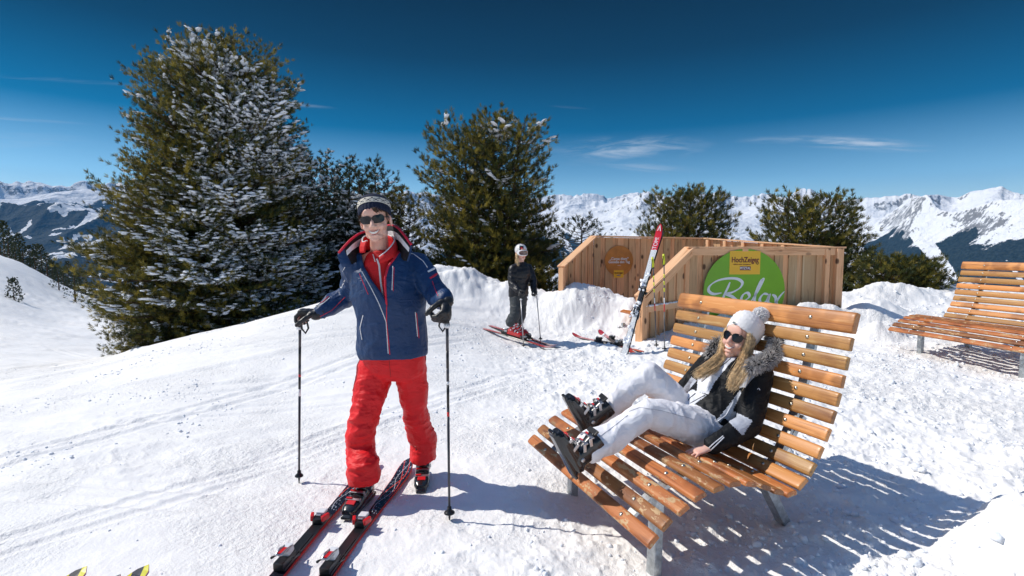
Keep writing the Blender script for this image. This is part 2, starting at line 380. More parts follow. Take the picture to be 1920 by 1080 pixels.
maz = np.linspace(R(-70), R(70), 1980); mrr = np.concatenate([np.geomspace(150, 2000, 60), np.linspace(2040, 11500, 420)])
st = {}
def mh(x, y, r, a):
    z, t, rid, px, tgt, k, kl = mount(x, y, r, a); n = len(maz)
    E = ((z-CAMZ)/r).reshape(-1, n); mx = np.max(E, 0); w = 34
    ker = np.exp(-(np.arange(-w, w+1)/12.)**2); ker /= ker.sum(); sm = np.convolve(np.pad(mx, w, mode='edge'), ker, 'valid')
    T = t.reshape(-1, n); rn = r.reshape(-1, n); ap = px.reshape(-1, n)[0]
    full = (470-np.interp(ap, SKY_PX[:, 0], SKY_PX[:, 1]))/960*np.cos(maz) + .006*(vnoise(P2(maz*55, maz*0, 71))-.5) + .004*(vnoise(P2(maz*160, maz*0, 73))-.5)
    fs_ = np.convolve(np.pad(full, 80, mode='edge'), np.exp(-(np.arange(-80, 81)/40.)**2)/np.exp(-(np.arange(-80, 81)/40.)**2).sum(), 'valid')
    corr = (fs_ - sm)[None]*rn*np.clip(T, 0, 1.0)**1.2
    z = z + corr.ravel(); E = ((z-CAMZ)/r).reshape(-1, n); ix = np.argmax(E, 0); mx = np.max(E, 0)
    rpk = rn[ix, np.arange(n)]; corr = (full - mx)[None]*rn*np.exp(-((rn-rpk[None])/520.)**2)
    corr = corr.ravel()
    z = z + corr; st.update(t=t, rid=rid, px=px, k=k, kl=kl); return z
x, y, z, i, j, nA, nR = polar_sheet('m', maz, mrr, mh, None)
i = i[:, :-1]; j = j[:, :-1]; F = np.stack([i, j, j+nA, i+nA], -1).reshape(-1, 4)[:, ::-1]
t, rid, px, k, kl = st['t'], st['rid'], st['px'], st['k'], st['kl']
rg = np.hypot(x, y); Zg = z.reshape(nR, nA)
# tree line: altitude varies by massif, gullies (low rid) carry snow chutes down through the forest
tl = 95 + 60*np.sin(px/130) - 150*np.exp(-((px-1330)/170)**2) + 400*kl - 20*k
n1 = fbm(P2(x/420, y/420, 51), 5, .6); n2 = fbm(P2(x/90, y/90, 53), 3, .6)
az_ = np.arctan2(x, y); chn = fbm(P2(az_*42+z/150, rg/2500, 57), 3, .5)
chute = np.clip((chn-.55)/.04, 0, 1)*(1-kl*.9)*np.clip((z+520)/250, 0, 1)
forest = np.clip((tl - z + (n1-.5)*520)/60, 0, 1)*(1-chute)
clear = np.clip((n2-.66+.10*kl*0)/.03, 0, 1)*kl; clear = np.maximum(clear, np.clip((fbm(P2(x/260, y/700, 59), 3, .6)-.66)/.02, 0, 1)*kl)
forest = forest*(1-clear)
gy, gx = np.gradient(Zg); dr = np.gradient(mrr)[:, None]; da = (maz[1]-maz[0])*mrr[:, None]
slope = np.hypot(gy/dr, gx/da).ravel()
rock = np.clip((slope-1.0+(fbm(P2(x/160, y/160, 61), 4, .6)-.5)*1.2)/.2, 0, 1)*np.clip((z-tl+150)/120, 0, 1)
MM = bpy.data.materials.new('mountain'); MM.use_nodes = True; t_ = NT(MM.node_tree); b = t_.n['Principled BSDF']; b.inputs['Roughness'].default_value = .8; b.inputs['Specular IOR Level'].default_value = .1
fa = t_.new('ShaderNodeAttribute', attribute_name='forest').outputs['Fac']; ra = t_.new('ShaderNodeAttribute', attribute_name='rock').outputs['Fac']
co = t_.new('ShaderNodeNewGeometry').outputs['Position']
fn = t_.noise(co, .035, 5, .8); fs = t_.step(t_.math('ADD', fa, t_.math('MULTIPLY', t_.math('SUBTRACT', fn, .5), 2.2)), .36, .50)
rn = t_.noise(co, .012, 5, .7); rn2 = t_.noise(t_.mapping(co, (1, 1, .35)), .045, 5, .75); rs = t_.step(t_.math('ADD', t_.math('MULTIPLY', ra, .45), t_.math('MULTIPLY', t_.math('ADD', t_.math('SUBTRACT', rn, .5), t_.math('SUBTRACT', rn2, .5)), 1.75)), .34, .46)
sn = t_.mix(t_.step(t_.noise(co, .004, 4, .6), .3, .7), (.80, .83, .88), (.88, .89, .91))
rk = t_.mix(t_.noise(co, .05, 3, .6), (.06, .065, .075), (.17, .165, .165)); fo = t_.mix(t_.step(t_.noise(co, .06, 3, .7), .35, .7), (.012, .022, .026), (.035, .05, .055))
c = t_.mix(t_.math('MULTIPLY', rs, .85), sn, rk); c = t_.mix(fs, c, fo); t_.l.new(c, b.inputs['Base Color'])
bn = t_.new('ShaderNodeBump', i_Strength=1.0, i_Distance=60.0, i_Height=t_.noise(co, .008, 6, .62)); t_.l.new(bn.outputs[0], b.inputs['Normal'])
me = mesh_np('mountain_range', np.stack([x, y, z], 1), F, [MM])
for nm, arr in (('forest', forest), ('rock', rock)):
    at = me.attributes.new(nm, 'FLOAT', 'POINT'); at.data.foreach_set('value', arr.astype(np.float32))
tag(link('mountain_range', me), 'snow covered alpine range with rocky ridges above a dark wooded valley', 'mountains', kind='structure')
# ================================================================ wooden things
def snow_mesh(name, Pt, size, mats, seed=0, el=None, flat=.55, stretch=.8):
    """lumps of snow lying on the boughs"""
    rs = np.random.RandomState(seed); bm = bmesh.new(); bmesh.ops.create_icosphere(bm, subdivisions=1, radius=1.0); bv = np.array([v.co[:] for v in bm.verts]); bf = np.array([[v.index for v in f.verts] for f in bm.faces]); bm.free()
    n = len(Pt); m = len(bv); V = np.repeat(bv[None], n, 0)*(1+.55*(rs.rand(n, m, 1)-.5)); V[..., 2] *= flat
    if el is not None:
        D = el/np.linalg.norm(el, axis=1, keepdims=True); V = V + (V @ D[:, :, None])*D[:, None, :]*stretch
    V = V*size[:, None, None] + Pt[:, None, :]; F = (bf[None]+np.arange(n)[:, None, None]*m).reshape(-1, 3)
    return mesh_np(name, V.reshape(-1, 3), F, mats, smooth=True)
def wood_mat(name, base, dark, light, axis, chips=0.0, rough=.5, coat=0.0, knots=0.0, gscale=1.0):
    m = bpy.data.materials.new(name); m.use_nodes = True; t = NT(m.node_tree); b = t.n['Principled BSDF']
    co = t.new('ShaderNodeTexCoord').outputs['Object']; ri = t.new('ShaderNodeNewGeometry').outputs['Random Per Island']
    off = t.new('ShaderNodeCombineXYZ', i_0=t.math('MULTIPLY', ri, 37.0), i_1=t.math('MULTIPLY', ri, 91.0), i_2=t.math('MULTIPLY', ri, 53.0)).outputs[0]
    va = t.new('ShaderNodeVectorMath', operation='ADD', i_0=co, i_1=off).outputs[0]
    sc = [26*gscale]*3; sc[axis] = 1.6*gscale
    g1 = t.noise(t.mapping(va, tuple(sc)), 1.0, 5, .65, .9); sc2 = [70*gscale]*3; sc2[axis] = 3.0*gscale
    g2 = t.noise(t.mapping(va, tuple(sc2)), 1.0, 4, .6, .3)
    g = t.math('ADD', t.math('MULTIPLY', g1, .65), t.math('MULTIPLY', g2, .35))
    c = t.ramp(g, [(.34, dark), (.46, base), (.56, base), (.66, light)])
    br = t.math('MULTIPLY_ADD', ri, .6, .68)
    c = t.mix(1.0, c, t.new('ShaderNodeCombineXYZ', i_0=br, i_1=t.math('MULTIPLY_ADD', ri, .35, .80), i_2=t.math('MULTIPLY_ADD', ri, .3, .8)).outputs[0], 'MULTIPLY')
    if knots:
        sk = [5.0]*3; sk[axis] = 3.0
        vo = t.new('ShaderNodeTexVoronoi', i_Scale=1.0, i_Randomness=1.0); t.l.new(t.mapping(va, tuple(sk)), vo.inputs['Vector'])
        k = t.math('SUBTRACT', 1.0, t.step(vo.outputs['Distance'], .10, .20)); c = t.mix(t.math('MULTIPLY', k, knots), c, (.055, .02, .008))
    if chips:
        s3 = [22.0]*3; s3[axis] = 9.0
        n3 = t.noise(t.mapping(va, tuple(s3)), 1.0, 5, .75); c = t.mix(t.step(n3, chips, chips+.02), c, (.52, .34, .17))
        n4 = t.noise(t.mapping(va, (3, 3, 3)), 1.0, 3, .6); c = t.mix(t.math('MULTIPLY', t.step(n4, .5, .62), .55), c, dark)
    t.l.new(c, b.inputs['Base Color']); b.inputs['Roughness'].default_value = rough; b.inputs['Coat Weight'].default_value = coat; b.inputs['Coat Roughness'].default_value = .25
    bn = t.new('ShaderNodeBump', i_Strength=1.0, i_Distance=.0025, i_Height=g); t.l.new(bn.outputs[0], b.inputs['Normal'])
    return m
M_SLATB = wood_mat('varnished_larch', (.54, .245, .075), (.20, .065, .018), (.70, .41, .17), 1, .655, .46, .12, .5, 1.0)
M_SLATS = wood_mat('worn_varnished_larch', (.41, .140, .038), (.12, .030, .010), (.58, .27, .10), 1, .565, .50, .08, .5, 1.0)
M_BOARD = wood_mat('raw_larch_board', (.62, .38, .21), (.29, .14, .065), (.76, .55, .35), 2, 0, .75, 0, .9, .6)
M_RAIL = wood_mat('raw_larch_rail', (.62, .40, .23), (.40, .21, .10), (.72, .52, .33), 0, 0, .75, 0, .5, .6)
M_RAILY = wood_mat('raw_larch_rail_lengthwise', (.62, .40, .23), (.40, .21, .10), (.72, .52, .33), 1, 0, .75, 0, .5, .6)

# ---- wave shaped lounger bench. local x = depth, y = along the slats (0 = near end), z up
PROF = [(2.478,1.142),(2.450,1.041),(2.428,.948),(2.406,.860),(2.382,.772),(2.352,.688),(2.313,.606),(2.268,.523),(2.220,.446),(2.160,.382),
        (2.078,.348),(1.993,.368),(1.910,.405),(1.822,.436),(1.731,.451),(1.638,.447),(1.543,.427),(1.453,.388),(1.372,.338),(1.305,.279)]
def bolt_mesh():
    if 'bolt' in bpy.data.meshes: return bpy.data.meshes['bolt']
    b = MB(); b.lathe([(.0105, -.004), (.0105, .001), (.008, .004), (.003, .0055)], n=10); o = b.build('bolt', M_BOLT); me = o.data; bpy.data.objects.remove(o); return me
def bench(label, L, s0, loc, rz, group, leg_in=.20, leg_z=-.12, rear=(2.405, -.1)):
    root = thing('lounger_bench', label, 'bench', loc, rz, group, local=True)
    B_ME = bolt_mesh()
    pts = [Vector((a-s0, 0, b)) for a, b in PROF]
    def slat(mb, i, bolts):
        p = pts[i]; t = (pts[max(i-1, 0)] - pts[min(i+1, 19)]).normalized(); n = Vector((-t.z, 0, t.x))   # n = towards the sitter
        if i == 0: wd, th = .108, .036
        else: wd, th = (.070 if i < 10 else .067), .025
        wd *= random.uniform(.96, 1.03); off = random.uniform(-.004, .004)
        out = []
        for q in range(9):
            a = math.pi*q/8; ca, sa = math.cos(a), math.sin(a)
            out.append((math.copysign(abs(ca)**.62, ca)*wd/2, abs(sa)**.62*th*.62 + th*.38))
        out = [(wd/2*.97, 0)] + out + [(-wd/2*.97, 0)]
        # rounded ends: shrink towards both ends
        ys = [off, off+.006, off+.02, L*.33, L*.66, L-off-.02, L-off-.006, L-off]; ks = [.93, .985, 1, 1, 1, 1, .985, .93]
        rings = [[mb.b.verts.new(p + t*(x*k) + n*(y*k) + Vector((0, yy, 0))) for x, y in out] for yy, k in zip(ys, ks)]
        m = len(out)
        for a in range(len(rings)-1):
            for q in range(m):
                f = mb.b.faces.new((rings[a][q], rings[a][(q+1) % m], rings[a+1][(q+1) % m], rings[a+1][q])); f.smooth = (1 <= q <= 8)
        mb.b.faces.new(rings[0][::-1]); mb.b.faces.new(rings[-1])
        for yb in (leg_in+.03, L-leg_in-.03):
            c = p + n*(th+.001) + Vector((0, yb, 0)); M = Matrix.Translation(c) @ n.to_track_quat('Z', 'Y').to_matrix().to_4x4()
            bolts.append(M)
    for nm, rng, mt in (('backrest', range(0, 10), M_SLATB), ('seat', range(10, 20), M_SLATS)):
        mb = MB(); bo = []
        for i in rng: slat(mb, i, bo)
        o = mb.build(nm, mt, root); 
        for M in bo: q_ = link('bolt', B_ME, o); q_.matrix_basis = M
    for yb in (leg_in+.03, L-leg_in-.03):
        mb = MB()
        for i in range(19):
            a, b = pts[i], pts[i+1]; t = (b-a).normalized(); n = Vector((t.z, 0, -t.x))
            d = n*-.022
            mb.beam(a + d + Vector((0, yb, 0)), b + d + Vector((0, yb, 0)) + t*.004, .05, .018, up=Vector((0, 1, 0)).cross(t))
        mb.build('support_rail', M_STEEL, root)
        mb = MB(); f = Vector((1.475-s0, yb, 0)); mb.beam((f.x, yb, leg_z), (f.x+.01, yb, .36), .06, .045, up=Vector((1, 0, 0)), bev=.004); mb.build('leg', M_STEEL, root)
        mb = MB(); mb.beam((rear[0]-s0, yb, rear[1]), (2.13-s0, yb, .345), .06, .045, up=Vector((1, 0, 0)), bev=.004)
        mb.beam((2.15-s0, yb, .30), (2.42-s0, yb, .62), .03, .03, up=Vector((1, 0, 0)), bev=.003); mb.build('leg', M_STEEL, root)
    return root
TH = math.atan(376/960.); BL = 1.275; BC = 1.693
def BW(s, t, z):   # main bench coordinates -> world
    return Vector((s*math.cos(TH) - (BC+t)*math.sin(TH), s*math.sin(TH) + (BC+t)*math.cos(TH), z))
s0 = 1.30; o_ = BW(s0, 0, 0)
GB = 'curved wooden lounger benches set out on the snow'
bench('curved varnished wooden slat lounger with a woman in white trousers reclining on it', BL, s0, o_, TH, GB)
T2 = R(11.1); q = P(1668, 617, 6.95)
b2 = bench('empty curved wooden slat lounger cut off by the right edge of the photo', 1.75, s0, (0, 0, 0), T2, GB, leg_in=.26, leg_z=-.25, rear=(2.42, -.25))
b2.location = Vector((q.x, q.y, q.z-.28)) - Vector((-math.sin(T2), math.cos(T2), 0))*1.75
# the small orange slatted seat that shows inside the windbreak
# ---------------------------------------------------------------- windbreaks
def boards(mb, a, b, zb, ztop, side, w=.118, seed=1):
    """board-on-board wall from a to b; ztop(u) gives the top height, u in metres along the wall"""
    rnd = random.Random(seed); a = Vector(a); b = Vector(b); d = (b-a); L = d.length; d.normalize(); n = Vector((-d.y, d.x, 0))*side
    u = 0.0; k = 0; n_ = max(2, round(L/w)); w = L/n_
    for k in range(n_):
        u0 = k*w; u1 = u0+w; front = k % 2 == 0
        ov = .012 if front else -.004; off = .0 if front else -.024; th = .022
        x0, x1 = max(0, u0-ov), min(L, u1+ov); 
        V = []
        for dep in (0, th):
            for (uu, top) in ((x0, 0), (x1, 0), (x1, 1), (x0, 1)):
                p = a + d*uu + n*(off+dep); V.append((p.x, p.y, zb(uu) if not top else ztop(uu)-.001-rnd.random()*.002))
        mb.mesh(V, [(0, 1, 2, 3), (7, 6, 5, 4), (0, 4, 5, 1), (1, 5, 6, 2), (2, 6, 7, 3), (3, 7, 4, 0)])
def V3(v, z): return Vector((v[0], v[1], z))
A = (1.97, 7.8); B = (2.985, 8.65); C = (5.62, 8.85); D = (4.05, 10.9); E = (1.655, 10.4); Fp = (.89, 9.3)
ZF = P(1290, 464, 8.65).z; ZFC = P(1571, 464, 8.85).z; ZA = P(1203, 553, 7.8).z
ZE = P(1112, 443, 10.4).z; ZD = P(1315, 447, 10.9).z; ZFp = P(1052, 497, 9.3).z
def zb0(u): return -.1
root = thing('windbreak_fence', 'larch plank windbreak carrying the big green sign, with a low sloping wing on its left', 'fence', (B[0], B[1], 0))
Ls = math.dist(A, B); Lf = math.dist(B, C)
mb = MB(); boards(mb, V3(A, 0), V3(B, 0), zb0, lambda u: ZA+(ZF-ZA)*u/Ls-.03, -1, seed=3); mb.build('board_panel', M_BOARD, root)
mb = MB(); boards(mb, V3(B, 0), V3(C, 0), zb0, lambda u: ZF+(ZFC-ZF)*u/Lf-.05, -1, .125, seed=4); mb.build('board_panel', M_BOARD, root)
def railobj(nm, a, b, w, h, par, up=Vector((0, 0, 1)), bev=.006):
    a = Vector(a); b = Vector(b); d = b-a; L = d.length
    mb = MB(); mb.beam((0, 0, 0), (0, L, 0), w, h, bev=bev); o = mb.build(nm, M_RAILY, par)
    y = d.normalized(); x = y.cross(up).normalized(); z = x.cross(y)
    M = Matrix((x, y, z)).transposed().to_4x4(); M.translation = a
    o.matrix_parent_inverse = wmat(par).inverted(); o.location = a; o.rotation_euler = M.to_euler(); return o
dn = Vector((C[0]-B[0], C[1]-B[1], 0)).normalized(); nn = Vector((dn.y, -dn.x, 0))        # towards the camera
ds = Vector((B[0]-A[0], B[1]-A[1], 0)).normalized(); ns = Vector((ds.y, -ds.x, 0))
railobj('cap_rail', V3(B, ZF)-dn*.05, V3(C, ZFC)+dn*.09, .17, .028, root)
railobj('cap_rail', V3(A, ZA)-ds*.04-Vector((0, 0, .02)), V3(B, ZF+.002)+ds*.02, .19, .032, root)
railobj('top_rail', V3(B, ZF-.075)+nn*.055, V3(C, ZFC-.075)+nn*.055-dn*.10, .05, .115, root)
railobj('middle_rail', V3(A, .60)+ns*.055+ds*.08, V3(B, .62)+ns*.055, .05, .09, root)
railobj('top_rail', V3(A, ZA-.09)+ns*.05+ds*.05, V3(B, ZF-.10)+ns*.05-ds*.02, .045, .10, root)
def post(x, y, z0, z1, par, rz, w=.1):
    mb = MB(); mb.box((0, 0, (z1-z0)/2), (w, w, z1-z0), bev=.006); o = mb.build('post', M_BOARD, par)
    o.location = (x, y, z0); o.rotation_euler = (0, 0, rz); return o
ang = math.atan2(dn.y, dn.x)
post(A[0]+ns.x*.02, A[1]+ns.y*.02, -.1, ZA-.035, root, math.atan2(ds.y, ds.x), .13)
post(C[0]+nn.x*.05-dn.x*.03, C[1]+nn.y*.05-dn.y*.03, 0, ZFC-.02, root, ang, .12)
post(C[0]-dn.x*.24+nn.x*.055, C[1]-dn.y*.24+nn.y*.055, 0, ZFC-.02, root, ang, .08)
# rear windbreak
root2 = thing('windbreak_fence', 'taller larch plank windbreak behind, bearing the small round orange sign', 'fence', (E[0], E[1], 0))
Le = math.dist(Fp, E); Lg = math.dist(E, D); Lh = math.dist(D, C)
mb = MB(); boards(mb, V3(Fp, 0), V3(E, 0), lambda u: .1, lambda u: ZFp+(ZE-ZFp)*u/Le-.02, -1, .13, seed=5); mb.build('board_panel', M_BOARD, root2)
mb = MB(); boards(mb, V3(E, 0), V3(D, 0), lambda u: .1, lambda u: ZE+(ZD-ZE)*u/Lg-.02, -1, .13, seed=6); mb.build('board_panel', M_BOARD, root2)
C2 = (C[0]-.02, C[1]+.12); ZC2 = ZFC-.005
mb = MB(); boards(mb, V3(D, 0), V3(C2, 0), lambda u: .1, lambda u: ZD+(ZC2-ZD)*u/Lh-.02, -1, .13, seed=7); mb.build('board_panel', M_BOARD, root2)
railobj('cap_rail', V3(Fp, ZFp)-Vector((0, 0, .03)), V3(E, ZE), .16, .03, root2)
railobj('cap_rail', V3(E, ZE+.001), V3(D, ZD), .16, .028, root2)
railobj('cap_rail', V3(D, ZD+.003), V3(C2, ZC2+.01), .16, .028, root2)
dh = Vector((C2[0]-D[0], C2[1]-D[1], 0)).normalized(); nh = Vector((dh.y, -dh.x, 0)); 
for k in range(6):
    p = V3(D, 0)+dh*(.15+k*.38)+nh*.07; post(p.x, p.y, .3, ZD+(ZC2-ZD)*(.15+k*.38)/Lh-.02, root2, math.atan2(dh.y, dh.x), .06)
post(Fp[0]+.02, Fp[1]-.02, 0, ZFp-.05, root2, math.atan2(E[1]-Fp[1], E[0]-Fp[0]), .1)

rn_ = random.Random(31); lp = np.array([list(V3(A, .655).lerp(V3(B, .675), rn_.random())+ns*(.055+rn_.uniform(-.02, .02)))for _ in range(46)]); lp[:, 2] -= .004
link('ledge_snow', snow_mesh('ledge_snow', lp, .014+.022*np.array([rn_.random() for _ in range(46)]), [M_SNOWCLUMP], 5), root)
# ---------------------------------------------------------------- signs
def text_mesh(s, size, material, name, parent, O, X, Z, off=.0, bold=0.0, shear=0.0, width=1.0, align='CENTER', depth=.0012):
    cu = bpy.data.curves.new('t', 'FONT'); cu.body = s; cu.size = size; cu.align_x = align; cu.align_y = 'CENTER'; cu.offset = bold; cu.shear = shear; cu.extrude = depth
    cu.resolution_u = 4
    to = bpy.data.objects.new('t', cu); COL.objects.link(to); dg = bpy.context.evaluated_depsgraph_get(); dg.update()
    me = bpy.data.meshes.new_from_object(to.evaluated_get(dg)); bpy.data.objects.remove(to); bpy.data.curves.remove(cu)
    X = Vector(X).normalized(); Z = Vector(Z).normalized(); N = X.cross(Z)
    M = Matrix((X*width, Z, N)).transposed().to_4x4(); M.translation = Vector(O)+N*off
    me.transform(M); me.materials.clear(); me.materials.append(material); me.name = name
    return link(name, me, parent)
def disc(name, c, r, X, material, parent, th=.012, off=0.0, n=64):
    X = Vector(X).normalized(); N = X.cross(Vector((0, 0, 1))); mb = MB()
    out = [(r*math.cos(2*math.pi*k/n), r*math.sin(2*math.pi*k/n)) for k in range(n)]
    mb.extrude(out, Vector(c)+N*off, X, Vector((0, 0, 1)), N, th); return mb.build(name, material, parent, smooth=False)
def plate(name, c, w, h, X, material, parent, th=.002, off=0.0):
    X = Vector(X).normalized(); N = X.cross(Vector((0, 0, 1))); mb = MB(); mb.extrude([(-w/2, -h/2), (w/2, -h/2), (w/2, h/2), (-w/2, h/2)], Vector(c)+N*off, X, Vector((0, 0, 1)), N, th)
    return mb.build(name, material, parent, smooth=False)
M_GREEN = mat('sign_green', (.16, .40, .012), .35, .5, var=.06, vscale=3); M_YEL = mat('sign_yellow', (.80, .46, .03), .4); M_SWHITE = mat('sign_white', (.72, .76, .80), .4)
M_MAROON = mat('sign_maroon', (.13, .012, .012), .4); M_ORANGE = mat('sign_orange', (.50, .19, .035), .45, var=.25, vscale=2.5); M_OLIVE = mat('sign_brown', (.20, .09, .01), .4)
# green sign: centre found on the plane of the front wall
def on_wall(px, py, P0, n_):
    o = Vector((0, 0, CAMZ)); d = P(px, py, 1.0)-o; t = (Vector(P0)-o).dot(n_)/d.dot(n_); return o+d*t
pw = V3(B, 0)+nn*.085
cg = on_wall(1395, 546, pw, nn); rg_ = (on_wall(1471, 546, pw, nn)-on_wall(1319, 546, pw, nn)).length/2
sg = thing('round_sign', 'large round green sign with white script on the front of the windbreak', 'sign', (cg.x, cg.y, cg.z-rg_))
disc('sign_disc', cg, rg_, dn, M_GREEN, sg)
k_ = rg_/76.0     # metres per photo pixel on the sign
def sp(px, py): return on_wall(px, py, pw, nn)
yc = sp(1396, 492.5); plate('logo_panel', yc, 57*k_, 42*k_, dn, M_YEL, sg, .0025, .0125)
text_mesh('HochZeiger', 13.5*k_, M_MAROON, 'logo_lettering', sg, sp(1396.5, 487.5), dn, (0, 0, 1), .0165, bold=.35*k_, width=.78)
text_mesh('einfach mehr Hochgenuss', 4.2*k_, M_MAROON, 'slogan_lettering', sg, sp(1391, 495.5), dn, (0, 0, 1), .0165, width=.75)
mb = MB(); fl = sp(1419, 493)
for a in range(5): 
    c_ = fl + dn*math.cos(a*1.256)*2.2*k_ + Vector((0, 0, math.sin(a*1.256)*2.2*k_)) + nn*.0165; mb.lathe([(1.3*k_, 0), (1.3*k_, .001)], Matrix.Translation(c_) @ nn.to_track_quat('Z', 'Y').to_matrix().to_4x4(), 8)
mb.build('flower_emblem', M_OLIVE, sg)
plate('town_plate', sp(1396.5, 503), 20*k_, 7*k_, dn, M_MAROON, sg, .0015, .0155)
text_mesh('PITZTAL', 6.2*k_, M_SWHITE, 'town_lettering', sg, sp(1396.5, 503), dn, (0, 0, 1), .0185, bold=.12*k_, width=.85)
# brush script "Relax": strokes in photo pixels on the sign, drawn as flat ribbons with a pen angle
def script(strokes, name, material, parent, w=3.2, off=.0135):
    mb = MB()
    for st_ in strokes:
        pts = [Vector((a, b, 0)) for a, b in st_]; fine = []
        for i in range(len(pts)-1):
            p0, p1, p2, p3 = pts[max(i-1, 0)], pts[i], pts[i+1], pts[min(i+2, len(pts)-1)]
            for q in range(8):
                t = q/8; fine.append(.5*((2*p1)+(p2-p0)*t+(2*p0-5*p1+4*p2-p3)*t*t+(3*p1-p0-3*p2+p3)*t**3))
        fine.append(pts[-1]); L_, R_ = [], []
        for i, p in enumerate(fine):
            tg = (fine[min(i+1, len(fine)-1)]-fine[max(i-1, 0)]).normalized(); no = Vector((-tg.y, tg.x, 0)); pen = Vector((.8, -.6, 0))
            ww = w*(.42+.75*abs(no.dot(pen)))*(.45+.55*min(1, i/6, (len(fine)-1-i)/6)); L_.append(sp(p.x+no.x*ww/2, p.y+no.y*ww/2)+nn*off); R_.append(sp(p.x-no.x*ww/2, p.y-no.y*ww/2)+nn*off)
        for i in range(len(fine)-1): mb.poly([L_[i], L_[i+1], R_[i+1], R_[i]])
        mb.b.verts.ensure_lookup_table()
    bmesh.ops.remove_doubles(mb.b, verts=mb.b.verts, dist=1e-5); r_ = bmesh.ops.extrude_face_region(mb.b, geom=list(mb.b.faces)); vs_ = [g for g in r_['geom'] if isinstance(g, bmesh.types.BMVert)]
    bmesh.ops.translate(mb.b, verts=vs_, vec=nn*.0015)
    return mb.build(name, material, parent, smooth=False)
script([[(1352, 572), (1356, 556), (1363, 541), (1368, 529)],
        [(1352, 549), (1337, 551), (1328, 545), (1331, 535), (1345, 526), (1364, 522), (1382, 523), (1391, 530), (1386, 540), (1372, 548), (1361, 551), (1372, 556), (1384, 566), (1396, 573)],
        [(1386, 566), (1396, 563), (1404, 556), (1401, 549), (1393, 552), (1389, 562), (1396, 571), (1408, 567)],
        [(1405, 568), (1418, 549), (1428, 530), (1430, 523), (1425, 528), (1416, 550), (1414, 567), (1420, 570)],
        [(1440, 552), (1431, 551), (1424, 560), (1426, 569), (1436, 564), (1442, 552), (1439, 566), (1446, 569)],
        [(1447, 552), (1453, 557), (1455, 570), (1461, 576)], [(1470, 546), (1461, 556), (1452, 570), (1445, 578)]], 'script_lettering', M_SWHITE, sg, 5.0)
mb = MB(); mb.box(sp(1397, 468.5)+nn*.01, (.10, .012, .05), Matrix.Rotation(ang, 3, 'Z'), bev=.002); mb.build('hanger_bracket', M_BOARD, sg)
# orange sign on the rear wall
de = Vector((D[0]-E[0], D[1]-E[1], 0)).normalized(); ne = Vector((de.y, -de.x, 0)); pe = V3(E, 0)+ne*.026
def sp2(px, py): return on_wall(px, py, pe, ne)
co_ = sp2(1160.5, 489); ro = (sp2(1187, 489)-sp2(1134, 489)).length/2; k2 = ro/26.5
so = thing('round_sign', 'small round orange sign with white motto on the rear windbreak', 'sign', (co_.x, co_.y, co_.z-ro))
disc('sign_disc', co_, ro, de, M_ORANGE, so)
text_mesh('\u201eCarpe diem\u201c', 6.6*k2, M_SWHITE, 'motto_lettering', so, sp2(1160.5, 485.3), de, (0, 0, 1), .0135, bold=.1*k2, width=.95)
text_mesh('Genie\u00dfe den Tag', 6.4*k2, M_SWHITE, 'motto_lettering', so, sp2(1160.5, 491.3), de, (0, 0, 1), .0135, bold=.1*k2, width=.9)
plate('small_rule', sp2(1160.5, 497.5), 6*k2, .5*k2, de, M_SWHITE, so, .001, .0125)
plate('logo_panel', sp2(1159.5, 513.5), 18*k2, 13*k2, de, M_YEL, so, .002, .0125)
text_mesh('HochZeiger', 4.0*k2, M_MAROON, 'logo_lettering', so, sp2(1159.5, 511.6), de, (0, 0, 1), .0155, bold=.12*k2, width=.8)
plate('town_plate', sp2(1159.5, 516), 7*k2, 2.4*k2, de, M_MAROON, so, .001, .0148)
text_mesh('PITZTAL', 2.2*k2, M_SWHITE, 'town_lettering', so, sp2(1159.5, 516), de, (0, 0, 1), .0165, width=.8)
# ================================================================ trees
def _rot_to(D):
    """frames (n,3,3) whose columns are side, side2, dir"""
    D = D/np.linalg.norm(D, axis=1, keepdims=True); a = np.where(np.abs(D[:, 2:3]) < .9, np.array([[0, 0, 1.]]), np.array([[1., 0, 0]]))
    x = np.cross(a, D); x /= np.linalg.norm(x, axis=1, keepdims=True); y = np.cross(D, x); return np.stack([x, y, D], -1)
def tufts_mesh(name, Pt, Dr, size, mats, mi, nneed=13, wid=.10, seed=0, parent=None):
    """each tuft = a brush of thin needles"""
    rs = np.random.RandomState(seed); n = len(Pt); Rm = _rot_to(Dr)
    k = nneed; az_ = rs.rand(n, k)*2*np.pi; sp_ = rs.rand(n, k)**.7*.95; ln = (.80+.3*rs.rand(n, k))*size[:, None]*(1-.3*sp_)
    d = np.stack([np.cos(az_)*np.sin(sp_), np.sin(az_)*np.sin(sp_), np.cos(sp_)], -1)
    s = np.stack([-np.sin(az_), np.cos(az_), np.zeros_like(az_)], -1); tw = rs.rand(n, k, 1)*np.pi
    s = s*np.cos(tw) + np.cross(d, s)*np.sin(tw)
    st = rs.rand(n, k, 1)*.45*size[:, None, None]*np.array([0, 0, 1.])
    tip = st + d*ln[..., None]; w = (size[:, None]*wid)[..., None]
    mid = st + d*ln[..., None]*.45
    a = st; b = mid + s*w*.5; c = mid - s*w*.5
    L = np.stack([a, b, tip, c], 2)                       # n,k,4,3
    Wd = np.einsum('nij,nkvj->nkvi', Rm, L) + Pt[:, None, None, :]
    V = Wd.reshape(-1, 3); F = np.arange(len(V)).reshape(-1, 4)
    me = mesh_np(name, V, F, mats, np.repeat(mi, k), smooth=False)
    at = me.attributes.new('tint', 'FLOAT', 'FACE'); at.data.foreach_set('value', np.repeat(rs.rand(n), k).astype(np.float32))
    return me
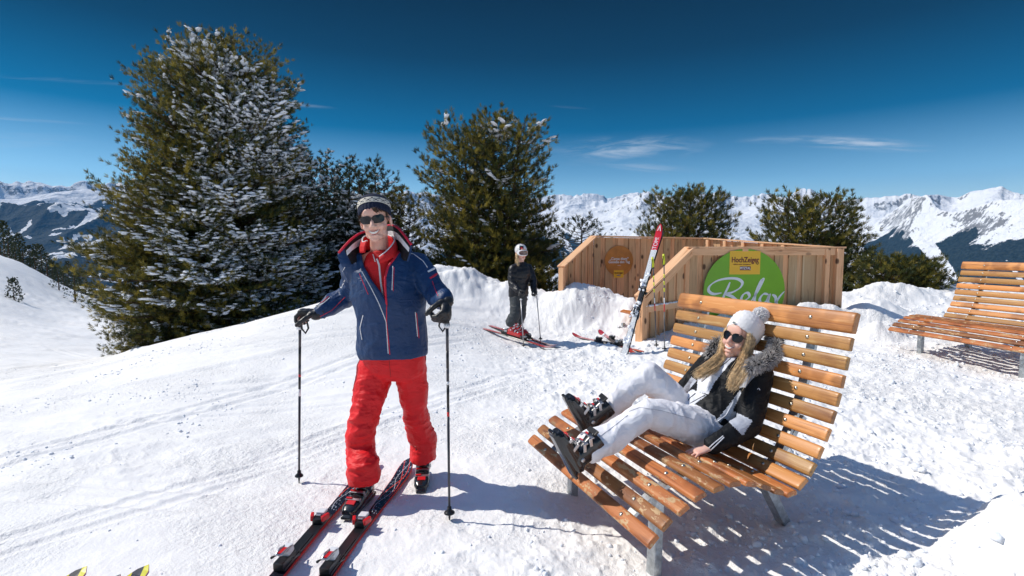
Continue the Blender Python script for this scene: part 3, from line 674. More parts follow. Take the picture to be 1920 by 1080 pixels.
def foliage_mat(name, c0, c1, c2):
    m = bpy.data.materials.new(name); m.use_nodes = True; t = NT(m.node_tree); b = t.n['Principled BSDF']
    ti = t.new('ShaderNodeAttribute', attribute_name='tint').outputs['Fac']; oc = t.new('ShaderNodeTexCoord').outputs['Object']
    big = t.noise(oc, .9, 2, .5); f = t.math('ADD', t.math('MULTIPLY', ti, .6), t.math('MULTIPLY', big, .55))
    t.l.new(t.ramp(f, [(.30, c0), (.60, c1), (.86, c2)]), b.inputs['Base Color']); b.inputs['Roughness'].default_value = .55; b.inputs['Specular IOR Level'].default_value = .35
    tr = t.new('ShaderNodeBsdfTranslucent', i_Color=(*c2, 1)); mx = t.new('ShaderNodeMixShader', i_0=.18, i_1=b.outputs[0], i_2=tr.outputs[0]); t.l.new(mx.outputs[0], t.n['Material Output'].inputs['Surface'])
    return m
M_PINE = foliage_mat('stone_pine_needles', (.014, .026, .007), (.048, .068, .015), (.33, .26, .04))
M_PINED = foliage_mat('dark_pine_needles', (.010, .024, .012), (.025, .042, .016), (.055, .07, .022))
M_BARK = mat('pine_bark', (.10, .065, .045), .9, .2, bump=.01, bscale=25, var=.4, vscale=12)
M_TSNOW = mat('bough_snow', (.84, .87, .93), .6, .3, bump=.01, bscale=40)
def tree(name, label, cat, base, Ht, prof, seed, limbs=90, tsize=.12, h0=.05, snow=.0, snow_dir=(1, .3), mixed_tint=True, group=None, stems=((0, 0, 1.0),), needles=13, spacing=.11, up=.25, fill=.15, rag=.22, parts=True, trunk_r=None, density=1.0, root=None, wid=.10):
    """prof(u, az) = crown radius at relative height u in bearing az"""
    rnd = random.Random(seed); rs = np.random.RandomState(seed); base = Vector(base)
    if root is None: root = thing(name, label, cat, base, 0, group)
    TP, TD, SP, SE = [], [], [], []; tr = trunk_r or Ht*.028; mbt = MB(); mbb = MB()
    for si, (ox, oy, hf) in enumerate(stems):
        top = base + Vector((ox, oy, Ht*hf)); foot = base + Vector((ox*.15, oy*.15, -.4))
        tp = [foot.lerp(top, q) + Vector((rnd.uniform(-1, 1), rnd.uniform(-1, 1), 0))*Ht*.006 for q in (0, .15, .3, .45, .6, .75, .9, .985)]
        mbt.tube(tp, [tr*(1.15, 1, .85, .7, .52, .35, .16, .04)[q]*(1 if si == 0 else .7) for q in range(8)], 8)
        nl = int(limbs*hf/len(stems)*(1.25 if len(stems) > 1 else 1))
        for i in range(nl):
            u = h0 + (1-h0)*((i+.5)/nl)**1.05; azm = i*2.39996 + rnd.uniform(-.4, .4) + si*1.3
            p0 = base + Vector((ox, oy, 0))*(.15+.85*u) + Vector((0, 0, u*Ht*hf))
            Rr = prof(u*hf if len(stems) > 1 else u, azm)*rnd.uniform(.80, 1.06)*(1 + rag*mnoise.noise(Vector((math.cos(azm)*1.3, math.sin(azm)*1.3, u*4.5+seed))))/(1 if len(stems) == 1 else 1.35)
            if Rr < .05: Rr = .08
            dr0 = Vector((math.cos(azm), math.sin(azm), 0)); rise = (-.30 + .62*u**1.3 + rnd.uniform(-.1, .1))
            sx_ = (ox*.55 + dr0.x)*snow_dir[0] + dr0.y*snow_dir[1]; lim_snow = rnd.random() < snow*max(0.0, min(1.0, .30 + .75*sx_))
            pts = []; ns_ = 8
            for q in range(ns_+1):
                t = q/ns_; pts.append(p0 + dr0*Rr*t + Vector((0, 0, Rr*(rise*t + up*t*t))) + Vector((rnd.uniform(-1, 1), rnd.uniform(-1, 1), rnd.uniform(-1, 1)))*.02*Rr)
            if parts: mbb.tube(pts, [max(.006, tr*.20*(1-t/ns_)*(1.1-u)+.006) for t in range(ns_+1)], 5, cap=False)
            # twigs
            nt = max(2, int(Rr/.16*density))
            for q in range(nt):
                t = .22 + .78*(q+rnd.random())/nt if nt > 1 else .9
                k = min(int(t*ns_), ns_-1); f = t*ns_-k; p = pts[k].lerp(pts[k+1], f); dd = (pts[k+1]-pts[k]).normalized()
                ln = Rr*(.20+.42*(1-t))*rnd.uniform(.6, 1.15) + .10; sd = 1 if q % 2 else -1; sdv = dd.cross(Vector((0, 0, 1))).normalized()*sd
                laden = rnd.random() < (max(0, min(1, .66+3.0*mnoise.noise(pts[-1]*.75))) if lim_snow else .10*snow)
                td = (dd*.75 + sdv*rnd.uniform(.45, 1.0) + Vector((0, 0, rnd.uniform(-.06, .16)))).normalized(); m_ = max(1, int(ln/spacing))
                for w in range(m_):
                    a = (w+1)/m_; pp = p + td*ln*a + Vector((0, 0, ln*.22*a*a)); TP.append(pp); TD.append(td*.75 + Vector((rnd.uniform(-.35, .35), rnd.uniform(-.35, .35), rnd.uniform(.35, 1.0))))
                    if rnd.random() < fill: 
                        TP.append(pp + Vector((rnd.uniform(-1, 1), rnd.uniform(-1, 1), rnd.uniform(-.6, .6)))*tsize*.8); TD.append(td + Vector((rnd.uniform(-1, 1), rnd.uniform(-1, 1), rnd.uniform(-.2, 1))))
                    if laden:
                        for w2 in range(3): SP.append(pp - td*spacing*rnd.random() + Vector((rnd.uniform(-1, 1), rnd.uniform(-1, 1), 0))*tsize*.30 + Vector((0, 0, tsize*rnd.uniform(.25, .55)))); SE.append(td + Vector((0, 0, .01)))
            for w in range(3):
                TP.append(pts[-1] - (pts[-1]-pts[-2])*w*.5); TD.append((pts[-1]-pts[-2]).normalized() + Vector((rnd.uniform(-.3, .3), rnd.uniform(-.3, .3), .5+rnd.random()*.4)))
        for w in range(10): TP.append(top - Vector((rnd.uniform(-.1, .1), rnd.uniform(-.1, .1), w*.06*Ht/5))); TD.append(Vector((rnd.uniform(-.5, .5), rnd.uniform(-.5, .5), 1)))
    print('TREE', len(TP), len(SP))
    TP = np.array(TP); TD = np.array(TD); bs = np.array(base)
    sz = tsize*(.75+.5*rs.rand(len(TP)))
    me = tufts_mesh('crown', TP - bs, TD, sz, [M_PINE if mixed_tint else M_PINED, M_PINED], np.where(rs.rand(len(TP)) < (.22 if mixed_tint else 1.0), 1, 0), needles, wid, seed=seed)  # scatters dark needle tufts at random among the greener ones
    cr = bpy.data.objects.new('crown', me); COL.objects.link(cr); cr.parent = root
    if SP:
        SP = np.array(SP); so_ = bpy.data.objects.new('bough_snow', snow_mesh('bough_snow', SP - bs, tsize*(.17+.33*rs.rand(len(SP))**1.6), [M_TSNOW], seed, np.array(SE), .42, 1.0)); COL.objects.link(so_); so_.parent = cr
    for mb_, nm in ((mbt, 'trunk'),) + (((mbb, 'branches'),) if parts else ()):
        bmesh.ops.translate(mb_.b, verts=mb_.b.verts, vec=-base); me_ = bpy.data.meshes.new(nm); mb_.b.to_mesh(me_); mb_.b.free(); me_.materials.append(M_BARK)
        oo = bpy.data.objects.new(nm, me_); COL.objects.link(oo); oo.parent = root if nm == 'trunk' else cr
    return root
def pp(pts): 
    us = [p[0] for p in pts]; rs_ = [p[1] for p in pts]; return lambda u: float(np.interp(u, us, rs_))
def lr(left, right, shift=0.0):
    """crown radius that differs between its left (-x) and right (+x) side"""
    l, r = pp(left), pp(right)
    def f(u, a):
        c = (math.cos(a)+1)/2; return l(u)*(1-c)+r(u)*c
    return f
def base_at(px, py, Y): p = P(px, py, Y); return Vector((p.x, p.y, p.z))
# 1 the great stone pine, its right half plastered with snow.  12.2 m away: 79 px = 1 m
b1 = base_at(425, 640, 12.0); 
tree('stone_pine', 'tallest stone pine, broad crown green on the left and snow plastered on the right', 'tree', b1, 6.85,
     lr([(0, 2.6), (.12, 3.2), (.3, 3.1), (.42, 2.6), (.6, 2.05), (.75, 1.7), (.88, 1.2), (.96, .7), (1, .25)], [(0, 2.0), (.12, 2.6), (.3, 2.6), (.5, 2.25), (.65, 1.95), (.8, 1.65), (.9, 1.15), (.96, .7), (1, .25)]),
     11, limbs=460, tsize=.118, h0=.0, snow=1.15, snow_dir=(1.1, -.15), stems=((-.1, 0, .99), (.25, .2, 1.0), (-.5, .1, .93), (.55, .1, .94)), spacing=.112, needles=20, wid=.075, density=1.35, up=.18)
# 2 the dark, snowy group between it and the middle pine
S2 = [(560, 600, 14.0, 4.6, 1.6, 'snowy pine directly right of the tallest pine, its top level with the upper slope'),
      (612, 610, 15.5, 5.15, 1.25, 'first spire of the dark snowy pine group behind the red and blue skier'),
      (655, 610, 15.0, 4.85, 1.2, 'dark snowy pine with several thin tops just left of the skier\'s hat'),
      (700, 600, 14.5, 4.45, 1.35, 'snow laden pine directly behind the skier in the blue jacket'),
      (745, 590, 14.0, 3.4, 1.1, 'low yellow green pine to the right of the skier\'s shoulder')]
GS = 'snowy pines behind the skier'
for q, (px, py, Y, hh, rr_, lb) in enumerate(S2):
    b_ = base_at(px, py, Y)
    pr = lr([(0, rr_*1.1), (.2, rr_*1.15), (.5, rr_*.85), (.75, rr_*.5), (.9, rr_*.28), (1, .08)], [(0, rr_*1.1), (.2, rr_*1.15), (.5, rr_*.85), (.75, rr_*.5), (.9, rr_*.25), (1, .08)])
    tree('stone_pine', lb, 'tree', b_, hh, pr, 30+q, limbs=190, tsize=.125, h0=.0, snow=1.3 if q < 4 else .08, snow_dir=(.4, -.9), mixed_tint=(q == 4), group=GS,
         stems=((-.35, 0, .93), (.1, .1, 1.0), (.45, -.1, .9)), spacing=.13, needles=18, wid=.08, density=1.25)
# 3 the middle stone pine
b3 = base_at(925, 575, 12.5)
tree('stone_pine', 'middle stone pine with two blunt tops, behind the skier in black', 'tree', b3, 4.55,
     lr([(0, 1.95), (.15, 2.2), (.3, 1.75), (.5, 1.6), (.68, 1.5), (.8, 1.35), (.9, .75), (1, .25)], [(0, 1.9), (.15, 2.1), (.4, 1.5), (.6, 1.15), (.78, .95), (.9, .7), (1, .3)]),
     51, limbs=290, tsize=.135, h0=.0, snow=.18, snow_dir=(1, 0), stems=((-.75, 0, .88), (0, 0, 1.0), (.7, .1, .96)), spacing=.118, needles=20, wid=.075, density=1.35, up=.25)
# 4 pines beyond the windbreaks and the low bush on the right
tree('stone_pine', 'round topped pine behind the rear windbreak, right of the leaning skis', 'tree', base_at(1278, 560, 17.0), 3.5,
     lr([(0, 1.7), (.4, 1.75), (.65, 1.4), (.85, .9), (1, .3)], [(0, 1.6), (.4, 1.7), (.65, 1.35), (.85, .85), (1, .3)]), 61, limbs=160, tsize=.17, snow=.03, density=1.2, wid=.08, up=.4, spacing=.16, stems=((-.5, 0, .93), (.25, 0, 1.0), (.7, 0, .92)), needles=20)
tree('stone_pine', 'wide pine rising behind the right end of the front windbreak', 'tree', base_at(1515, 575, 15.0), 3.05,
     lr([(0, 1.7), (.4, 1.55), (.65, 1.35), (.85, 1.0), (1, .4)], [(0, 1.9), (.35, 1.75), (.6, 1.3), (.85, .9), (1, .3)]), 62, limbs=190, tsize=.16, snow=.03, density=1.2, wid=.08, up=.4, spacing=.15, stems=((-.75, 0, .96), (.1, 0, .90), (.75, 0, .98)), needles=20)
tree('dwarf_pine', 'low rounded pine bush at the snow edge between windbreak and right hand bench', 'bush', base_at(1690, 562, 12.0), .80,
     lr([(0, .98), (.3, 1.0), (.6, .95), (.85, .7), (1, .4)], [(0, .8), (.3, .8), (.6, .7), (.85, .5), (1, .35)]), 63, limbs=140, tsize=.125, snow=.05, spacing=.12, density=1.3, wid=.08, stems=((-.5, 0, .95), (0, 0, 1.0), (.45, 0, .9)), needles=20, trunk_r=.04)
tree('dwarf_pine', 'small pine bush tucked behind the left end of the right hand bench', 'bush', base_at(1765, 558, 11.5), .4,
     lr([(0, .5), (.5, .45), (1, .2)], [(0, .5), (.5, .4), (1, .2)]), 64, limbs=24, tsize=.10, snow=0, spacing=.13, needles=11, trunk_r=.03)
tree('dwarf_pine', 'dark pine bush peeping over the snowbank beside the rear windbreak', 'bush', base_at(1090, 500, 13.0), 1.1,
     lr([(0, .8), (.5, .7), (1, .2)], [(0, .8), (.5, .6), (1, .2)]), 65, limbs=40, tsize=.12, snow=.15, spacing=.16, needles=11, mixed_tint=False, trunk_r=.04)
# 5 young spruces on the left slope: little ones in the open and the row along its crest
def conifer(name, label, cat, px, Y, hh, seed, group=None, dz=-.15, snow=.25, n=46):
    p = P(px, 500, Y); z = H1(p.x, p.y, False); b_ = Vector((p.x, p.y, z+dz))
    r_ = hh*.27; pr = lr([(0, r_), (.3, r_*.85), (.7, r_*.4), (1, .03)], [(0, r_), (.3, r_*.85), (.7, r_*.4), (1, .03)])
    return tree(name, label, cat, b_, hh, pr, seed, limbs=n, tsize=max(.11, hh*.045), h0=.04, snow=snow, snow_dir=(.3, -.6), mixed_tint=False, group=group, spacing=max(.13, hh*.06), needles=8, parts=False, wid=.24, density=.7)
conifer('young_spruce', 'small bushy spruce standing alone on the open piste at the left edge', 'tree', 22, 27.5, 1.25, 80, snow=.08)
conifer('young_spruce', 'small spruce at the piste edge, left one of the two by the big pine', 'tree', 108, 38, 1.9, 81, snow=.05)
conifer('young_spruce', 'slim spruce at the piste edge, nearer the big pine than its twin', 'tree', 137, 36, 2.3, 82, snow=.05)
srcs = []
rr0 = random.Random(5)
SPR = [(2, 62, 6.2), (18, 58, 5.4), (30, 60, 5.2), (44, 59, 4.8), (57, 61, 4.9), (66, 58, 4.2), (78, 60, 4.5), (88, 57, 3.9), (97, 60, 4.2), (108, 60, 4.4), (116, 56, 3.6), (127, 60, 5.4), (138, 58, 4.0), (147, 60, 4.8), (158, 57, 3.8), (168, 60, 4.5),
       (10, 72, 7.5), (38, 74, 7), (70, 76, 7), (98, 78, 7), (122, 78, 6.5), (150, 76, 6.5), (178, 72, 5.5), (192, 68, 5.0), (205, 66, 4.6), (-12, 60, 6), (222, 64, 4.5), (238, 62, 4.2)]
def copy_tree(o, parent=None):
    c = o.copy(); COL.objects.link(c)
    if parent is not None: c.parent = parent
    for ch in list(o.children): copy_tree(ch, c)
    return c
TOPX = [-30, 0, 40, 75, 110, 140, 160, 200, 245]; TOPY = [402, 416, 444, 464, 490, 500, 526, 562, 590]
SPR = sorted([q for q in SPR if -5 < q[0] < 200 and q[1] < 65]) + sorted([q for q in SPR if -5 < q[0] < 200 and q[1] >= 65])
NF = sum(q[1] < 65 for q in SPR); ORD = 'leftmost second third fourth fifth sixth seventh eighth ninth tenth eleventh twelfth thirteenth fourteenth fifteenth sixteenth seventeenth eighteenth'.split()
def spl(q): return (ORD[q] + (' from the left' if q else '') + ' spruce of the front row along the crest of the left slope') if q < NF else (ORD[q-NF] + (' from the left' if q > NF else '') + ' taller spruce of the rear row beyond the left slope')
SPR = [(px, Y, max(2.2, (1.5 + (470-np.interp(px, TOPX, TOPY)-rr0.uniform(-7, 12))/960*Y) - H1(P(px, 500, Y).x, Y, False)+.15)) for px, Y, hh in SPR]
for q, (px, Y, hh) in enumerate(SPR):
    lb = spl(q)
    if q < 4: srcs.append(conifer('spruce_tree', lb, 'tree', px, Y, hh, 90+q, 'spruces along the crest of the left slope', snow=(.5, .15, .3, .1)[q], n=60)); srcs[-1]['h'] = hh; continue
    s_ = srcs[q % 4]; c_ = copy_tree(s_); p = P(px, 500, Y); k = hh/SPR[q % 4][2]
    c_['label'] = lb; c_.location = (p.x, p.y, H1(p.x, p.y, False)-.2); c_.scale = (k, k, k); c_.rotation_euler = (0, 0, rr0.uniform(0, 6))
for s_ in srcs: del s_['h']
for o in COL.objects:
    if 'h' in o.keys(): del o['h']
# ================================================================ ski gear
def ski_top_mat(name, base, accent, accent2, scale=1.0, mode=0, big=0):
    m = bpy.data.materials.new(name); m.use_nodes = True; t = NT(m.node_tree); b = t.n['Principled BSDF']; co = t.new('ShaderNodeTexCoord').outputs['Object']
    n1 = t.noise(t.mapping(co, (40, 14, 0)), 1.0, 2, .5); n2 = t.noise(t.mapping(co, (90, 60, 0), loc=(4, 2, 0)), 1.0, 3, .7); sp_ = t.new('ShaderNodeSeparateXYZ', i_0=co)
    w = t.new('ShaderNodeTexWave', wave_type='BANDS', i_Scale=3.2, i_Distortion=6.0, i_Detail=1.0); t.l.new(t.mapping(co, (26, 7.0, 0), rot=(0, 0, .6)), w.inputs['Vector'])
    c = t.mix(t.step(w.outputs['Fac'], .955, .985), base, accent) if not big else t.mix(t.math('GREATER_THAN', t.math('SINE', t.math('ADD', t.math('MULTIPLY', sp_.outputs[0], 60), t.math('MULTIPLY', sp_.outputs[1], 42))), .0), base, accent); c = t.mix(t.math('MULTIPLY', t.step(n2, .66, .68), t.step(n1, .5, .55)), c, accent2)
    t.l.new(c, b.inputs['Base Color']); b.inputs['Roughness'].default_value = .22; b.inputs['Coat Weight'].default_value = .5; return m
def ski_line_mat(name):
    m = mat(name, (.012, .012, .016), .22, coat=.4); t = NT(m.node_tree); b = t.n['Principled BSDF']; co = t.new('ShaderNodeTexCoord').outputs['Object']; sp_ = t.new('ShaderNodeSeparateXYZ', i_0=co); X, Y = sp_.outputs[0], sp_.outputs[1]
    def line(a, fr, ph, w, lo): 
        d = t.math('ABSOLUTE', t.math('SUBTRACT', X, t.math('MULTIPLY', t.math('SINE', t.math('MULTIPLY_ADD', Y, fr, ph)), a))); return t.math('MULTIPLY', t.math('LESS_THAN', d, w), t.math('GREATER_THAN', Y, lo))
    c = t.mix(t.math('MULTIPLY', t.step(t.noise(t.mapping(co, (70, 45, 0)), 1.0, 3, .7), .60, .63), t.math('GREATER_THAN', Y, .98)), (.012, .012, .02), (.50, .55, .66))
    c = t.mix(line(.028, 9, .4, .0030, 1.15), c, (.65, .06, .03)); c = t.mix(line(-.030, 7, 1.9, .0026, 1.2), c, (.60, .05, .03)); c = t.mix(line(.02, 16, 0, .0016, 1.0), c, (.6, .6, .65))
    t.l.new(c, b.inputs['Base Color']); return m
M_SKI1 = ski_line_mat('ski_black_red_graphic'); M_SKIEDGE = mat('ski_red_sidewall', (.62, .03, .02), .35)
M_SKIY = ski_top_mat('ski_yellow_graphic', (.72, .66, .01), (.02, .02, .025), (.6, .62, .6), big=1); M_SKIP = mat('ski_purple_sidewall', (.32, .06, .22), .35)
M_SKIR = ski_top_mat('ski_red_graphic', (.55, .015, .025), (.03, .03, .03), (.7, .7, .7)); M_SKIW = ski_top_mat('ski_white_graphic', (.72, .74, .76), (.02, .02, .03), (.5, .02, .03))
M_SKIB = mat('ski_black_sidewall', (.02, .02, .022), .3); M_SKID = ski_top_mat('ski_dark_graphic', (.015, .012, .02), (.3, .05, .2), (.5, .5, .5))
M_GREYM = mat('brushed_alloy', (.55, .56, .58), .3, .5, .9)
def ski_outline(L, y):
    u = y/L; w = .046 - .0145*math.sin(math.pi*min(1, max(0, (u-.02)/.90)))**1.3 + .007*max(0, u-.4)/.6
    if u > .90: q = (u-.90)/.10; w *= math.sqrt(max(0, 1-q**2.4))
    if u < .03: q = (.03-u)/.03; w *= 1-.35*q*q
    z = .052*max(0, (u-.86)/.14)**1.8
    return max(w, .002), z
def ski(label, group, M, L=1.65, top=M_SKI1, side=M_SKIEDGE, binding=True, boot_y=.72, wscale=1.0, tipmat=None, mats2=None, text=None, bcol=(0, 1), snowy=False, parts=True, back=False):
    root = thing('ski', label, 'ski', group=group, local=True); root.matrix_world = M; root.location, root.rotation_euler = M.to_translation(), M.to_euler(); root.scale = (1, 1, 1)
    mb = MB(); N = 60; ys = [L*(k/N)**1.0 for k in range(N+1)]; rings = []
    for y in ys:
        w, z = ski_outline(L, y); w *= wscale; th = .013 - .008*abs(2*y/L-1)**2
        rings.append([mb.b.verts.new((x, y, z+zz)) for x, zz in ((-w, .0), (w, .0), (w, th*.6), (w-.0045 if w > .008 else w*.5, th), (0, th+.001), (-w+.0045 if w > .008 else -w*.5, th), (-w, th*.6))])
    for a in range(N):
        for q in range(7):
            f = mb.b.faces.new((rings[a][q], rings[a][(q+1) % 7], rings[a+1][(q+1) % 7], rings[a+1][q])); y = (ys[a]+ys[a+1])/2
            f.material_index = (0 if q in (3, 4) else 1)
            if q in (3, 4) and tipmat and y > L*tipmat[1]: f.material_index = 2
    mb.b.faces.new(rings[0]); mb.b.faces.new(rings[-1][::-1])
    body = mb.build('ski_body', [top, side] + ([tipmat[0]] if tipmat else []), root)
    if not binding: return root
    A_, B_ = ((M_RED, M_WHITE), (M_WHITE, M_RED), (M_BLACK, M_GREYM))[bcol[0]]
    y0 = boot_y; mb = MB(); mb.box((0, y0+.01, .021), (.058, .50, .014), bev=.003); mb.box((0, y0-.05, .031), (.046, .20, .008), bev=.003); mb.build('binding_plate', M_BLACK, root)
    mb = MB(); mb.box((0, y0+.185, .045), (.056, .085, .036), bev=.008); mb.mi = 1; mb.box((0, y0+.205, .068), (.044, .05, .018), bev=.006); mb.mi = 2; mb.box((0, y0+.165, .071), (.03, .012, .010), bev=.003)
    t_ = mb.build('toe_piece', [M_BLACK, B_, M_GREYM], root)
    for s_ in (-1, 1):
        mb = MB(); mb.box((s_*.036, y0+.165, .060), (.018, .050, .030), Matrix.Rotation(-.35*s_, 3, 'Z'), bev=.007); mb.build('toe_wing', A_, t_)
    mb = MB(); mb.box((0, y0-.19, .042), (.050, .12, .030), bev=.006); mb.mi = 1; mb.box((0, y0-.165, .072), (.042, .055, .040), Matrix.Rotation(.25, 3, 'X'), bev=.009)
    mb.mi = 2; mb.tube([(-.016, y0-.15, .088), (-.017, y0-.20, .098), (-.012, y0-.245, .096), (.012, y0-.245, .096), (.017, y0-.20, .098), (.016, y0-.15, .088)], .0055, 6)
    mb.mi = 3; mb.box((0, y0-.205, .091), (.024, .06, .012), Matrix.Rotation(-.1, 3, 'X'), bev=.004); h_ = mb.build('heel_piece', [M_BLACK, B_, M_GREYM, A_], root)
    for s_ in (-1, 1):
        mb = MB(); mb.tube([(s_*.028, y0-.10, .035), (s_*.044, y0-.13, .030), (s_*.050, y0-.19, .055), (s_*.050, y0-.215, .062)], [.0035, .0035, .004, .007], 6); mb.build('brake_arm', M_BLACK, h_)
    return root
def frame(origin, fwd, up=(0, 0, 1)):
    y = Vector(fwd).normalized(); x = y.cross(Vector(up)).normalized(); z = x.cross(y); M = Matrix((x, y, z)).transposed().to_4x4(); M.translation = Vector(origin); return M
def ground(p, dz=0.0): return Vector((p[0], p[1], H1(p[0], p[1]) + dz))
def lie(tail, tip, dz=.006):
    """ski lying from tail to tip on the snow, resting on the highest snow under it"""
    a = Vector(tail).to_2d(); b = Vector(tip).to_2d(); zs = [H1(*a.lerp(b, q/12)) for q in range(13)]; k = np.polyfit(np.arange(13)/12, zs, 1); lift = max(z-(k[0]*q/12+k[1]) for q, z in enumerate(zs))*.6
    A3 = Vector((a.x, a.y, k[1]+lift+dz)); B3 = Vector((b.x, b.y, k[0]+k[1]+lift+dz)); return A3, B3
def pole(label, group, tip, top, col, basket=.035, strap=True, bands=(), grip=M_BLACK, rad=.0075, grip_len=.115):
    tip = Vector(tip); top = Vector(top); d = top-tip; L = d.length; root = thing('ski_pole', label, 'ski pole', group=group, local=True)
    root.location = tip; root.rotation_euler = d.to_track_quat('Z', 'Y').to_euler()
    mb = MB(); last = 0.0; segs = sorted(bands); mats = [col]; z = .0
    prof = [(.002, 0), (.004, .03)]; mb.tube([(0, 0, .0), (0, 0, .04)], [.0018, rad*.7], 8)
    cuts = [.04] + [c for b_ in segs for c in (b_[0]*L, b_[1]*L)] + [L-grip_len+.01]
    for i in range(len(cuts)-1):
        mb.mi = 0
        if i % 2 == 1: 
            m_ = segs[i//2][2]
            if m_ not in mats: mats.append(m_)
            mb.mi = mats.index(m_)
        mb.tube([(0, 0, cuts[i]), (0, 0, cuts[i+1])], [rad*(.75+.25*cuts[i]/L), rad*(.75+.25*cuts[i+1]/L)], 10)
    mb.build('shaft', mats, root)
    mb = MB(); mb.lathe([(rad, .065), (basket, .058), (basket*1.03, .062), (basket*.9, .068), (rad*1.4, .078), (rad*1.3, .095)], n=16); mb.build('basket', M_BLACK, root)
    mb = MB(); g0 = L-grip_len; mb.tube([(0, 0, g0), (0, 0, g0+.012), (0, -.003, g0+.03), (0, .002, g0+.055), (0, -.002, g0+.08), (0, -.004, g0+.10), (0, -.006, L)], [.011, .017, .0135, .016, .0145, .018, .014], 10); gr = mb.build('grip', grip, root)
    mb = MB(); mb.tube([(0, 0, g0-.004), (0, 0, g0+.006), (0, 0, g0+.022)], [.010, .019, .014], 12); mb.build('grip_collar', M_WHITE if grip is M_BLACK else M_BLACK, gr)
    if strap:
        mb = MB(); mb.tube([(0, -.01, L-.02), (.03, -.02, L-.05), (.04, -.03, L-.11), (.02, -.03, L-.14), (.0, -.02, L-.11), (0, -.01, L-.03)], .0035, 6, flat=2.0); mb.build('strap', M_BLACK, gr)
    return root
# the man's two skis: tips point away from the camera
GM = 'black and red skis lying in front of the man'
for lb, tp, tl in (('left one of the two black and red skis in front of the man', (701, 868), (512, 1092)), ('right one of the two black and red skis, its tip beside his rear boot', (768, 872), (606, 1092))):
    a = G(*tl, 0); b = G(*tp, 0); d = (b-a); d.z = 0; d.normalize(); tail = b - d*1.68; A3, B3 = lie(tail, b, .004)
    ski(lb, GM, frame(A3, B3-A3), L=1.68, boot_y=.66, bcol=(0, 1))
# yellow tips at the lower left edge
GY = 'ski tips poking in at the lower left edge'
for lb, tp, topm, L in (('leftmost yellow ski tip at the bottom edge', (163, 1062), (M_SKIY, M_SKIP), 1.6), ('yellow ski tip at the bottom edge, nearer the man than its twin', (279, 1060), (M_SKIY, M_SKIP), 1.6), ('dark purple rimmed ski tip between the two yellow ones', (226, 1079), (M_SKID, M_SKIP), 1.6)):
    b = G(*tp, .05); b.z = 0; d = Vector((.30, .95, 0)).normalized(); tail = b-d*L; A3, B3 = lie(tail, b, .01); ski(lb, GY, frame(A3, B3-A3), L=L, top=topm[0], side=topm[1], binding=False, wscale=1.15)
# standing skis leaning on the windbreak wing (two, sole to sole), and the two yellow poles stuck in the snow
ft = P(1168, 652, 6.95); ft.z = H1(ft.x, ft.y)-.06; hd = P(1240, 423, 7.75); d_ = (hd-ft)
L_ = d_.length; side_ = Vector((1, -.25, 0)); yv = d_.normalized(); nv = Vector((-.52, -.85, .1)); nv = (nv-yv*nv.dot(yv)).normalized()
Mf = frame(ft, yv, nv)
GL = 'pair of red tipped skis leaning on the windbreak'
M_TIPR = mat('ski_red_tip', (.60, .012, .03), .3)
sk = ski('front ski of the white pair with red tips leaning on the windbreak wing', GL, Mf, L=L_, top=M_SKIW, side=M_SKIB, tipmat=(M_TIPR, .80), boot_y=L_*.42, bcol=(2, 2), wscale=1.05)
Mb = Mf @ Matrix.Translation((.0, -.02, -.03)) @ Matrix.Rotation(math.pi, 4, 'Y')
ski('rear ski of the leaning pair, its dark base edge showing behind the front one', GL, Mb, L=L_, top=M_SKIW, side=M_SKIB, tipmat=(M_TIPR, .80), boot_y=L_*.42, bcol=(2, 2), wscale=1.05)
xs = Vector(Mf.col[0][:3]); zs_ = Vector(Mf.col[2][:3])
text_mesh('ATOMIC', .085, M_SWHITE, 'maker_lettering', None, (0, 0, 0), (1, 0, 0), (0, 0, 1)); tm_ = bpy.context.scene.objects[-1]
tm_ = [o for o in COL.objects if o.name.startswith('maker_lettering')][-1]
tm_.data.transform(Matrix.Translation((0, L_*.855, .0125)) @ Matrix.Rotation(math.pi/2, 4, 'Z') @ Matrix.Rotation(-math.pi/2, 4, 'X')); tm_.parent = sk
mb = MB(); mb.mesh([(-.028, L_*.945, .040), (-.016, L_*.945, .040), (0, L_*.973, .050), (.016, L_*.945, .040), (.028, L_*.945, .040), (0.0, L_*.99, .060)], [(0, 1, 2, 5), (2, 3, 4, 5)]); mb.build('maker_emblem', M_SWHITE, sk)
bpy.context.view_layer.update()
# lumps of snow stuck to the standing skis
rs9 = random.Random(4)
sp9 = np.array([[rs9.uniform(-.04, .04), L_*rs9.choice([.12, .2, .30, .34, .37, .5, .53, .56, .60])+rs9.uniform(-.05, .05), .03+rs9.random()*.05] for _ in range(46)]); me9 = snow_mesh('clinging_snow', sp9, .012+.022*np.array([rs9.random() for _ in range(46)]), [M_TSNOW], 3)
o9 = link('clinging_snow', me9, sk)
M_PYEL = mat('pole_yellow', (.62, .68, .02), .35)
GP = 'yellow gripped poles planted by the windbreak wing'
for lb, top_, tip_, Y in (('yellow gripped pole planted in the snow, left one of the pair by the wing', (1224, 482), (1231, 655), 7.25), ('yellow gripped pole planted in the snow, right one of the pair by the wing', (1245, 476), (1246, 662), 7.05)):
    tp = P(*top_, Y); bt = P(*tip_, Y); pole(lb, GP, bt, tp, mat('pole_grey', (.10, .10, .11), .35), bands=((.42, .50, M_RED), (.50, .56, M_WHITE), (.62, .66, M_PYEL), (.69, .73, M_PYEL), (.76, .80, M_PYEL)), grip=M_PYEL, rad=.0085, strap=True, grip_len=.16)
